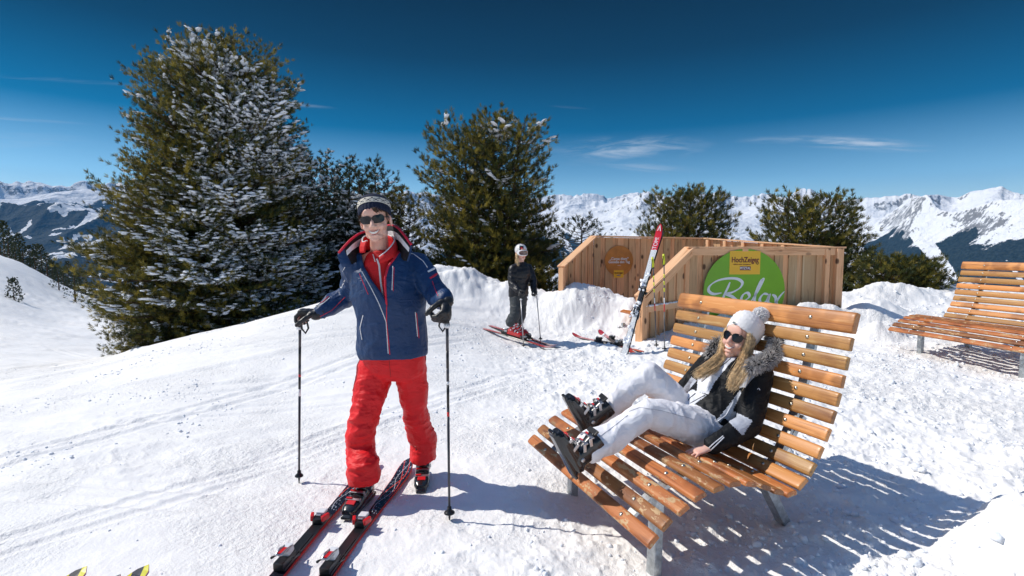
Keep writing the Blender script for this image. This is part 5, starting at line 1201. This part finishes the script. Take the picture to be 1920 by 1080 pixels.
ribbons('white_trim', bvj, [([(678, 508), (695.5, 539), (711, 570), (724, 603.5), (728, 664)], .0055), ([(736.7, 498), (735, 545)], .0055), ([(681, 590), (675, 615), (679, 638)], .005), ([(778.5, 584), (783, 632)], .0055),
                            ([(753, 471), (775, 476), (793, 489), (802.4, 502.7)], .0045), ([(801, 510), (811, 505), (819.5, 499.5)], .015), ([(588.6, 577), (604, 570), (619, 557.7)], .005), ([(642, 510), (651, 493)], .0035), ([(634, 532), (640, 541), (647, 524)], .005)], M_WPIP, jk)
ribbons('red_trim', bvj, [([(725, 560), (724.8, 603), (731, 666)], .006), ([(673.5, 512), (691, 553)], .0035), ([(738.8, 500), (737.2, 547)], .004), ([(780.6, 586), (785.6, 635)], .0045), ([(805, 522.5), (814, 517), (822.5, 510.5)], .015), ([(810, 526), (815, 540), (822, 556)], .0035),
                          ([(590, 573), (605, 566), (617, 555)], .004), ([(595, 596), (622, 582), (648, 556)], .0035), ([(632, 530), (637, 541)], .006), ([(721, 520), (727, 499), (740, 483), (752, 471)], .004)], M_RPIP, jk)
ribbons('breast_logo', bvj, [([(753+i*.9, 481 + (1.6 if i % 2 else -1.2)) for i in range(18)], .0016)], M_WPIP, jk)
ribbons('sweater_zip', bvh(sw), [([(706, 484), (711, 497), (714, 530), (718, 555), (724, 575)], .012)], M_WPIP, sw)
ribbons('sweater_zip_pull', bvh(sw), [([(699, 476), (704, 492)], .006)], M_WPIP, sw)
cl, T2_, B2_ = strip('jacket_collar', [(635, 476, 2.985), (646, 463, 3.00), (660, 449, 3.06), (678, 438, 3.18), (708, 432, 3.25), (728, 424, 3.22), (744, 427, 3.12), (758, 442, 3.02), (771, 460, 2.96)], [(644, 500, 2.985), (654, 500, 2.985), (664, 492, 3.02), (684, 486, 3.18), (712, 484, 3.22), (738, 482, 3.18), (752, 482, 3.05), (758, 488, 2.985), (764, 490, 2.965)], M_JBLUE, man, .014, M_JLIN)
mb = MB(); mb.tube([p + Vector((0, 0, .004)) for p in T2_], .0075, 8); mb.build('red_collar_edge', M_RPIP, cl)
cen_ = sum(T2_, Vector())/len(T2_)
mb = MB(); 
for i in range(len(T2_)-1):
    v = []
    for j, f0_, f1_ in ((i, .16, .42), (i+1, .16, .42)):
        o_ = (T2_[j]-cen_); o_.z = 0; o_.normalize(); v += [T2_[j].lerp(B2_[j], f0_) - o_*.0085, T2_[j].lerp(B2_[j], f1_) - o_*.0065]
    mb.poly([v[0], v[2], v[3], v[1]])
mb.build('white_collar_band', M_WPIP, cl)
# trousers
HM = [Mboot[0] @ Vector((0, -.012, .135)), Mboot[1] @ Vector((0, -.012, .135))]
def tmask(V): return .45 + np.clip((.80-V[:, 2])/.3, 0, 1)*1.1
mb = MB(); loft(mb, [(P(738, 640, 3.14), .185, .13), (P(738, 665, 3.15), .200, .14), (P(737, 690, 3.16), .205, .14), (P(736, 706, 3.16), .19, .12)])
chain(mb, [(P(705, 690, 3.16), .115), (P(697, 722, 3.12), .108), (P(689, 762, 3.07), .086), (P(679, 800, 3.04), .083), (P(675, 842, 3.05), .083), (HM[0] + Vector((0, 0, .10)), .086)], 20); 
loft(mb, [(HM[0]+Vector((0, 0, .12)), .084, .094), (HM[0]+Vector((0, 0, .03)), .090, .104), (HM[0], .086, .10)], n=20)
chain(mb, [(P(768, 690, 3.17), .104), (P(774, 722, 3.19), .093), (P(777, 760, 3.22), .077), (P(784, 800, 3.26), .076), (HM[1]+Vector((0, 0, .12)), .088)], 20)
loft(mb, [(HM[1]+Vector((0, 0, .13)), .086, .098), (HM[1]+Vector((0, 0, .03)), .088, .108), (HM[1], .083, .102)], n=20)
tr_ = vox('trousers', mb, .0065, [M_TRR, M_JLIN], man, 3, wr=folds(.019, (6, 6, 13), 5, mask=tmask, o=3))
bt_ = bvh(tr_); ribbons('pocket_zip', bt_, [([(794.5, 655), (798.5, 676)], .005)], M_JLIN, tr_); ribbons('fly_seam', bt_, [([(729, 668), (731, 690), (733, 708)], .003)], mat('dark_red_seam', (.30, .01, .012), .6), tr_)
for q in (0, 1): boot(man, Mboot[q])
# gloves on the pole grips
for q in (0, 1):
    mb = MB(); h = HA[q]; hand(mb, wr_[q], h['d'], h['s'], h['n'], 1.10, h['curl'], .0128, h['thumb'], palm=.022)
    e = (elb[q]-wr_[q]).normalized(); chain(mb, [(wr_[q]+e*.045, .040), (wr_[q]+e*.01, .040), (wr_[q]-e*.015, .036)]); gl = vox('glove', mb, .0045, [M_LEATHER], man, 2, wr=folds(.004, (40, 40, 40), q+8))
    mb = MB(); x = e.orthogonal().normalized(); y = e.cross(x); c = wr_[q]+e*.02; mb.tube([c + (x*math.cos(a)+y*math.sin(a))*.042 for a in [k*math.pi/8 for k in range(17)]], .0055, 6, flat=1.6); mb.build('wrist_strap', M_BLACK, gl)
GPM = 'grey ski poles held by the man'
M_PGREY = mat('pole_dark_grey', (.055, .055, .065), .3, .5, .3)
t0 = P(561, 917, 3.24); t0.z = H1(t0.x, t0.y)-.01; pole('dark grey ski pole under the man\'s outstretched arm, left of him', GPM, t0, P(563, 598, 3.20) + Vector((0, 0, .05)), M_PGREY, bands=((.52, .56, M_WHITE), (.57, .63, M_BLACK), (.63, .645, M_RED), (.70, .80, M_BLACK)), rad=.0088, basket=.026)
t1 = P(843, 990, 2.77); t1.z = H1(t1.x, t1.y)-.02; pole('dark grey ski pole in the man\'s bent arm, between him and the bench', GPM, t1, P(838, 585, 2.79) + Vector((0, 0, .03)), M_PGREY, bands=((.50, .52, M_RED), (.54, .64, M_BLACK), (.645, .66, M_WHITE), (.72, .80, M_BLACK)), rad=.0088, basket=.030)
# ---------------------------------------------------------------- the woman on the lounger
wom = thing('person', 'blonde woman in white bobble hat and black and white jacket reclining on the lounger', 'person', BW(2.05, .58, .35))
bx = Vector((math.cos(TH), math.sin(TH), 0)); ba = Vector((-math.sin(TH), math.cos(TH), 0))
Hw = Head(P(1388, 634, 2.93), (-.80, -.60, .20), (.34, .02, 1), 1.03, True)
nkw = BW(2.29, .57, .88); ch = BW(2.22, .58, .74); wa = BW(2.14, .59, .58); hp = BW(2.04, .60, .50)
shw = [BW(2.28, .405, .815), BW(2.30, .745, .83)]; elw = [BW(2.14, .325, .575), BW(2.22, .93, .58)]; wrw = [BW(1.885, .325, .492), BW(2.02, .96, .47)]
hpw = [BW(2.03, .50, .505), BW(2.05, .69, .515)]; knw = [BW(1.63, .50, .655), BW(1.80, .75, .79)]; anw = [BW(1.285, .50, .500), BW(1.52, .80, .565)]
mb = MB(); Hw.add(mb); cap(mb, Hw.p(0, -.015, -.06), nkw + Vector((0, 0, -.02)), .045, .050)
loft(mb, [(nkw - Vector((0, 0, .03)), .10, .06), (BW(2.265, .575, .81), .15, .085), (ch, .14, .09), (wa, .115, .085), (hp, .15, .095), (BW(1.99, .60, .47), .13, .08)], ba)
for q in (0, 1): chain(mb, [(shw[q], .045), (elw[q], .034), (wrw[q], .023)]); chain(mb, [(hpw[q], .075), (knw[q], .05), (anw[q], .036)])
hdir = [(-bx + ba*.12 + Vector((0, 0, -.16))), (-bx + ba*.3 + Vector((0, 0, -.1)))]
hand(mb, wrw[0], hdir[0], ba, (0, 0, -1), .93, (.18, .38, .30), .0075, (.75, .6, .15), .16, .013); hand(mb, wrw[1], hdir[1], -ba, (0, 0, -1), .93, (.3, .3, .3), .0075, (.75, .6, .15))
wb = vox('body', mb, .0044, [M_SKIN], wom, 3); bvw = bvh(wb); Hw.smile(bvw, wom, w=.026, h=.011, u0=-.060, curve=.010); Hw.k = .97; Hw.glasses(wom, 'avi', mat('glasses_gold', (.10, .06, .03), .25, .5, .7)); Hw.k = 1.03
M_WKNIT = cloth_mat('white_knit', (.80, .79, .80), .9, .4, .003, 160, wrinkle=.001); 
def knit(j, h, n): return .0042*(max(0, math.sin(j*2*math.pi*14/n + h*260)) * max(0, math.sin(j*2*math.pi*14/n - h*260))) if h > .03 else .0012*(j % 2)
kh = knit_hat('bobble_hat', Hw, [(-.024, .074, .092), (-.026, .082, .101), (-.015, .086, .105), (.03, .089, .108), (.055, .088, .105), (.08, .080, .095), (.100, .062, .076), (.114, .040, .050), (.121, .018, .022), (.123, .004, .004)], .50, lambda j, h, n: 0, [M_WKNIT], wom, n=112, rib=knit, off=(0, -.014, .036))
pc = P(1426, 591, 2.93); mb = MB(); rnd = random.Random(2)
ell(mb, pc, (.036, .036, .036))
for q in range(900):
    v = Vector([rnd.gauss(0, 1) for _ in range(3)]).normalized(); mb.tube([pc+v*.03, pc+v*.042+Vector((0, 0, .002)), pc+v*rnd.uniform(.044, .052)], [.0035, .003, .001], 4, cap=False)
mb.build('pompom', M_WKNIT, kh)
mb = MB(); lp = Hw.p(-.010, .094, .077); mb.box(lp, (.016, .004, .012), Hw.M, bev=.001); mb.build('hat_badge', M_BOLT, kh)
# blond hair in two falls over the chest
def PW(px, py, Y): return P(px, py, Y)
gl_ = [[Hw.p(-.070, .030, .03), Hw.p(-.074, .035, -.04), PW(1352, 664, 2.90), PW(1336, 680, 2.86), PW(1318, 694, 2.84), PW(1304, 704, 2.83)], [Hw.p(-.072, .010, .02), Hw.p(-.076, .015, -.05), PW(1356, 674, 2.88), PW(1340, 690, 2.85), PW(1324, 698, 2.83), PW(1310, 708, 2.82)]]
gr_ = [[Hw.p(.072, .030, .03), Hw.p(.078, .030, -.04), Hw.p(.078, .03, -.10), PW(1396, 685, 2.73), PW(1384, 708, 2.70), PW(1368, 728, 2.68)], [Hw.p(.074, .010, .02), Hw.p(.082, .012, -.05), Hw.p(.085, .012, -.11), PW(1402, 684, 2.72), PW(1388, 712, 2.69), PW(1374, 730, 2.67)], [Hw.p(.066, .045, .04), Hw.p(.073, .045, -.02), Hw.p(.070, .045, -.08), PW(1390, 680, 2.74), PW(1377, 700, 2.71), PW(1366, 722, 2.68)]]
hr_ = strands('hair', gl_ + gr_, 1500, M_BLOND, wom, .0012, .0105, 5)
# jacket: black, silver and white panels
M_JBK = cloth_mat('black_ski_jacket', (.007, .008, .010), .55, .2, .0008, 120, .2); M_JSIL = cloth_mat('silver_panel', (.46, .49, .56), .42, .2); M_JWH = cloth_mat('white_panel', (.70, .72, .78), .5, .2)
mb = MB(); loft(mb, [(BW(2.285, .575, .875), .085, .075), (BW(2.27, .575, .84), .15, .11), (BW(2.245, .575, .78), .195, .135), (BW(2.20, .58, .70), .19, .135), (BW(2.13, .585, .60), .175, .13), (BW(2.07, .59, .535), .18, .13), (BW(2.02, .60, .50), .175, .125)], ba, n=26)
for q in (0, 1):
    e = (elw[q]-wrw[q]).normalized(); chain(mb, [(nkw-Vector((0, 0, .07)), .075), (shw[q], .078), (shw[q].lerp(elw[q], .5), .072), (elw[q], .062), (elw[q].lerp(wrw[q], .5), .056), (wrw[q]+e*.02, .046)], 18)
jw = vox('jacket', mb, .006, [M_JBK, M_JSIL, M_JWH], wom, 4, wr=folds(.016, (10, 8, 9), 4))
def Z3(x, y): return (1240+x/3.0, 540+y/3.0)
for poly, mi in (([(345, 310), (400, 320), (425, 390), (390, 420), (300, 530), (262, 600), (200, 580), (205, 500), (280, 425), (335, 380)], 2),      # white front
                 ([(95, 600), (170, 500), (200, 520), (150, 580), (260, 600), (180, 660), (130, 640)], 1), ([(130, 600), (175, 570), (250, 600), (200, 640), (165, 665), (125, 650)], 2),
                 ([(355, 725), (400, 690), (515, 745), (460, 830), (405, 780)], 1), ([(440, 470), (500, 430), (590, 440), (540, 480), (470, 560), (440, 560)], 1),
                 ([(395, 640), (440, 575), (450, 590), (400, 690), (330, 755), (310, 745)], 1)):
    paint(jw, [Z3(*q) for q in poly], mi)
bvjw = bvh(jw)
ribbons('white_trim', bvjw, [([Z3(262, 905), Z3(300, 870), Z3(350, 830)], .006), ([Z3(275, 915), Z3(312, 880), Z3(355, 838)], .006), ([Z3(315, 752), Z3(365, 715), Z3(395, 660), Z3(405, 640)], .006), ([Z3(538, 575), Z3(547, 560), Z3(556, 578)], .004)], M_JWH, jw)
ribbons('dark_zip', bvjw, [([Z3(392, 395), Z3(350, 430), Z3(270, 490), Z3(225, 530)], .005), ([Z3(250, 600), Z3(205, 625), Z3(160, 650)], .004), ([Z3(195, 590), Z3(160, 620), Z3(130, 665)], .006)], M_JLIN, jw)
# standing collar round the chin
mb = MB(); 
cq = [Hw.p(x, f, u) for x, f, u in ((.058, .085, -.135), (.075, .03, -.125), (.070, -.04, -.115), (0, -.075, -.11), (-.070, -.04, -.115), (-.075, .03, -.125), (-.058, .085, -.135), (-.02, .105, -.15))]
cb = [q*1.0 + Vector((0, 0, -.055)) + (q-nkw)*.18 for q in cq]
for i in range(len(cq)-1): 
    for k in (0, 1, 2, 3):
        a, b = k/4, (k+1)/4; mb.mesh([cb[i].lerp(cq[i], a), cb[i+1].lerp(cq[i+1], a), cb[i+1].lerp(cq[i+1], b), cb[i].lerp(cq[i], b)], [(0, 1, 2, 3)])
bmesh.ops.remove_doubles(mb.b, verts=mb.b.verts, dist=.0005); co2 = mb.build('collar', M_JWH, jw, smooth=True); so2 = co2.modifiers.new('s', 'SOLIDIFY'); so2.thickness = .012; sb2 = co2.modifiers.new('b', 'SUBSURF'); sb2.levels = 1; sb2.render_levels = 2
# grey fur on the hood behind her neck and over the near shoulder
M_FUR = mat('grey_fur', (.46, .44, .43), .7, .2, var=.6, vscale=45)
fp = [PW(1456, 640, 2.86), PW(1452, 664, 2.80), PW(1438, 676, 2.76), PW(1418, 684, 2.72), PW(1404, 692, 2.70)]; fp2 = [PW(1445, 622, 3.0), PW(1456, 640, 2.92)]; fp3 = [PW(1350, 640, 3.05), PW(1338, 652, 3.03), PW(1330, 664, 3.0)]
mb = MB(); cl_ = MB(); rad_ = [.022, .028, .032, .028, .018]
for seq, rr_ in ((fp, rad_), (fp2, [.03, .04]), (fp3, [.028, .03, .02])):
    chain(cl_, list(zip(seq, rr_)))
    for q in range(2600 if seq is fp else 500):
        f = rnd.random()*(len(seq)-1.001); k = int(f); p = seq[k].lerp(seq[k+1], f-k); r_ = rr_[k]*(1-f+k)+rr_[k+1]*(f-k); v = Vector([rnd.gauss(0, 1) for _ in range(3)]).normalized(); d = (v + Vector((-.5, -.3, -.6))*.7).normalized()
        a = p+v*r_*.85; mb.tube([a, a+(v*.5+d*.5)*.014, a+v*.008+d*rnd.uniform(.018, .032)], [.0022, .0016, .0005], 4, cap=False)
hood = vox('hood', cl_, .006, [M_JBK], jw, 3); mb.build('fur_trim', M_FUR, hood)
# white trousers
M_TRW = cloth_mat('white_ski_trousers', (.84, .83, .86), .5, .2, .0005, 500)
mb = MB(); loft(mb, [(BW(2.09, .595, .56), .155, .115), (BW(2.02, .60, .515), .185, .125), (BW(1.95, .60, .50), .18, .11)], ba)
chain(mb, [(hpw[0], .105), (hpw[0].lerp(knw[0], .5), .098), (knw[0]-Vector((0, 0, .005)), .072), (knw[0].lerp(anw[0], .35), .070), (knw[0].lerp(anw[0], .7), .074), (anw[0]+Vector((0, 0, .015)), .080)], 20)
chain(mb, [(hpw[1], .10), (hpw[1].lerp(knw[1], .5), .092), (knw[1]-Vector((0, 0, .01)), .075), (knw[1].lerp(anw[1], .4), .074), (anw[1], .078)], 20)
tw_ = vox('trousers', mb, .0062, [M_TRW], wom, 4, wr=folds(.020, (9, 9, 7), 6, o=2))
ribbons('seam', bvh(tw_), [([(1178, 772), (1200, 764), (1240, 770), (1300, 786)], .003), ([(1120, 822), (1150, 800), (1178, 778)], .003)], mat('grey_seam', (.45, .45, .5), .6), tw_)
def boot_from(ankle, knee, sole_dir):
    up = (knee-ankle).normalized(); y = Vector(sole_dir); y = (y-up*y.dot(up)).normalized(); o = ankle - up*.15 ; return frame(o, y, up)
toe0 = (P(1040, 818, 2.36)-P(1085, 905, 2.42)).normalized()
y0_ = toe0; up0 = (knw[0]-anw[0]).normalized(); up0 = (up0 - y0_*up0.dot(y0_)*.75).normalized()
o0 = P(1072, 892, 2.44); boot(wom, frame(o0 + y0_*.08 - Vector((0, 0, .0)), y0_, up0), k=.90)
y1_ = (P(1070, 768, 2.75)-P(1098, 818, 2.78)).normalized(); up1 = (knw[1]-anw[1]).normalized(); up1 = (up1 - y1_*up1.dot(y1_)*.8).normalized()
boot(wom, frame(P(1092, 812, 2.78) + y1_*.06, y1_, up1), k=.90)
# ---------------------------------------------------------------- the skier in black
kid = thing('person', 'young skier in white helmet, black quilted jacket and red boots standing behind the man', 'person', (.05, 7.75, 0))
def K(px, py, Y=7.75): return P(px, py, Y)
gz = .12
Hk = Head(K(977, 474, 7.70), (.38, -1, -.02), (0, 0, 1), 1.0, True)
kb = [K(966, 626, 7.80), K(955, 630, 7.66)]; kd = Vector((1, -.30, 0)).normalized()
shk = [K(962, 505, 7.68), K(990, 503, 7.85)]; elk = [K(960, 532, 7.62), K(1000, 527, 7.80)]; wrk = [K(972, 545, 7.50), K(1001, 543, 7.68)]
hpk = [K(968, 560, 7.70), K(978, 560, 7.84)]; knk = [K(966, 590, 7.64), K(976, 590, 7.84)]; ank = [K(958, 604, 7.66), K(970, 602, 7.82)]
mb = MB(); Hk.add(mb); cap(mb, Hk.p(0, -.02, -.06), K(977, 496), .045, .05); loft(mb, [(K(977, 496), .09, .06), (K(977, 508), .13, .08), (K(974, 530), .12, .08), (K(972, 556), .13, .09), (K(972, 566), .11, .08)], (1, .6, 0))
for q in (0, 1): chain(mb, [(shk[q], .045), (elk[q], .035), (wrk[q], .025)]); chain(mb, [(hpk[q], .075), (knk[q], .05), (ank[q], .04)]); hand(mb, wrk[q], (.3, -.5, -.6), (0, -.6, .6), (-.2 if q else .2, 0, -.2), .85, (.9, .9, .8), .008, (.6, .4, .6))
kbody = vox('body', mb, .007, [M_SKIN], kid, 2); bvk = bvh(kbody)
Hk.patch(bvk, 'lips', [[(-.018+.0036*i, -.066+.002*abs(i-5)/5) for i in range(11)], [(-.018+.0036*i, -.078+.006*abs(i-5)/5) for i in range(11)]], M_LIPS, kid)
M_QUILT = cloth_mat('black_quilted_jacket', (.010, .010, .014), .38, .2, .001, 90, .4); M_KTR = cloth_mat('dark_grey_ski_trousers', (.045, .052, .058), .6)
def quilt(V, N): return .005*np.abs(np.sin(V[:, 2]*math.pi/.07 + 1.2*np.sin(V[:, 0]*11)))**.6 - .003 + (fbm(V*12, 3)-.5)*.026
mb = MB(); loft(mb, [(K(977, 492), .075, .065), (K(977, 500), .14, .10), (K(976, 512), .165, .12), (K(973, 530), .155, .12), (K(972, 548), .16, .125), (K(972, 556), .155, .12)], (1, .6, 0), n=24)
for q in (0, 1): chain(mb, [(K(977, 502), .07), (shk[q], .072), (elk[q], .060), (wrk[q], .045)], 16)
vox('jacket', mb, .009, [M_QUILT], kid, 2, wr=quilt)
mb = MB(); loft(mb, [(K(972, 548), .14, .11), (K(972, 562), .15, .115), (K(972, 570), .13, .10)], (1, .6, 0))
for q in (0, 1): chain(mb, [(hpk[q], .092), (knk[q], .082), (knk[q].lerp(ank[q], .6), .088), (ank[q], .080)], 16)
vox('trousers', mb, .009, [M_KTR], kid, 2, wr=folds(.018, (5, 5, 14), 9, o=2))
for q in (0, 1):
    mb = MB(); hand(mb, wrk[q], (.3, -.5, -.6), (0, -.6, .6), (-.2 if q else .2, 0, -.2), .95, (.9, .9, .8), .013, (.6, .4, .6), palm=.022); e = (elk[q]-wrk[q]).normalized(); cap(mb, wrk[q]+e*.04, wrk[q], .038, .036); vox('glove', mb, .006, [M_LEATHER], kid, 2)
M_HELM = mat('white_helmet_shell', (.74, .73, .72), .25, .5, coat=.5); M_GOG = mat('goggle_lens', (.10, .035, .025), .08, .7, coat=1.0)
mb = MB(); ell(mb, Hk.p(0, -.014, .045), [q*.92 for q in (.098, .118, .100)], Hk.M); hel = vox('helmet', mb, .007, [M_HELM, M_BLACK, M_RED], kid, 1)
bm = bmesh.new(); bm.from_mesh(hel.data); geom = [f for f in bm.faces if (lambda l: (l.dot(Hk.u) < (-.055 if l.dot(Hk.f) < .02 else .028)))(f.calc_center_median()-Hk.c)]; bmesh.ops.delete(bm, geom=geom, context='FACES'); bm.to_mesh(hel.data); bm.free()
sm_ = hel.modifiers.new('s', 'SOLIDIFY'); sm_.thickness = .012; sm_.offset = -1
paint(hel, [(974, 461), (982, 461), (982, 470), (974, 470)], 1); paint(hel, [(976, 463.5), (980, 463.5), (980, 467.5), (976, 467.5)], 2)
for q_ in range(3): mb = MB(); c_ = Hk.p((-.05, 0, .05)[q_], .04, .135); mb.box(c_, (.012, .05, .006), Hk.M, bev=.002); mb.build('helmet_vent', M_BLACK, hel)
mb = MB(); ou = []
for i in range(28): a = 2*math.pi*i/28; ou.append((math.copysign(abs(math.cos(a))**.6, math.cos(a))*.080, math.copysign(abs(math.sin(a))**.7, math.sin(a))*.042+.000))
Fg = lambda x, g=0.0: .118 - 8*x*x + g
v = [mb.b.verts.new(Hk.p(x*.86, Fg(x*.86, .008), .006+(y-.006)*.8)) for x, y in ou]; w = [mb.b.verts.new(Hk.p(x, Fg(x, 0), y)) for x, y in ou]; z_ = [mb.b.verts.new(Hk.p(x*1.02, Fg(x, -.030), y)) for x, y in ou]
for i in range(28):
    j = (i+1) % 28; mb.b.faces.new((v[i], v[j], w[j], w[i])); mb.b.faces.new((w[i], w[j], z_[j], z_[i]))
gg = mb.build('goggles', M_WHITE, kid); mb = MB(); v = [mb.b.verts.new(Hk.p(x*.86, Fg(x*.86, .0085), .006+(y-.006)*.8)) for x, y in ou]; c_ = mb.b.verts.new(Hk.p(0, Fg(0, .014), .006))
for i in range(28): mb.b.faces.new((v[i], v[(i+1) % 28], c_)).smooth = True
mb.build('goggle_lens', M_GOG, gg)
strands('hair', [[Hk.p(-.075, .0, -.02), Hk.p(-.08, .02, -.07), Hk.p(-.085, .05, -.13), Hk.p(-.08, .07, -.18)], [Hk.p(-.07, .02, -.02), Hk.p(-.075, .04, -.08), Hk.p(-.08, .07, -.15)]], 90, M_BLOND, kid, .004, .014, 8)
GK = 'red skis worn by the skier in black'
for q, lb in ((0, 'red ski on the far foot of the skier in black'), (1, 'red ski on the near foot of the skier in black')):
    tp, tl = (((1042, 648), (908, 629)) if q else ((1040, 655), (906, 633)))
    if q == 0: tp, tl = (1046, 650), (918, 628)
    else: tp, tl = (1040, 656), (906, 633)
    a = G(*tl, .12); b = G(*tp, .10); A3, B3 = lie(a, b, .012); dd = (B3-A3).normalized(); Mk = frame(A3, dd); ski(lb, GK, Mk, L=(B3-A3).length, top=M_SKIR, side=M_SKIB, boot_y=.46*(B3-A3).length, bcol=(2, 2))
    c_ = A3 + dd*.46*(B3-A3).length; boot(kid, frame(c_ + Vector((0, 0, .04)) - dd*.02, dd, (0, 0, 1)), shell=M_BRED, trim=M_WHITE, acc=M_RED, k=.95)
GKP = 'silver poles held by the skier in black'
for lb, tp, tl, Yt in (('silver ski pole in the nearer glove of the skier in black', (976, 548), (982, 656), 7.35), ('silver ski pole in the farther glove of the skier in black', (1005, 540), (1014, 643), 7.65)):
    b = P(*tl, Yt); pole(lb, GKP, b, P(*tp, wrk[0].y-.03 if tp[0] < 990 else wrk[1].y-.04), mat('pole_silver', (.42, .42, .44), .35, .5, .6), rad=.0085, basket=.03)
# ================================================================ haze
hz = MB(); hz.box((0, 5300, 300), (22000, 13400, 2900))
ho = hz.build('haze', bpy.data.materials.new('haze_air')); hm = ho.data.materials[0]; hm.use_nodes = True; t_ = NT(hm.node_tree); t_.n.remove(t_.n['Principled BSDF'])
pv = t_.new('ShaderNodeVolumePrincipled'); pv.inputs['Color'].default_value = (.08, .40, .92, 1); pv.inputs['Density'].default_value = 4.2e-5; pv.inputs['Anisotropy'].default_value = 0.0
t_.l.new(pv.outputs[0], t_.n['Material Output'].inputs['Volume']); tag(ho, None, None, kind='stuff')
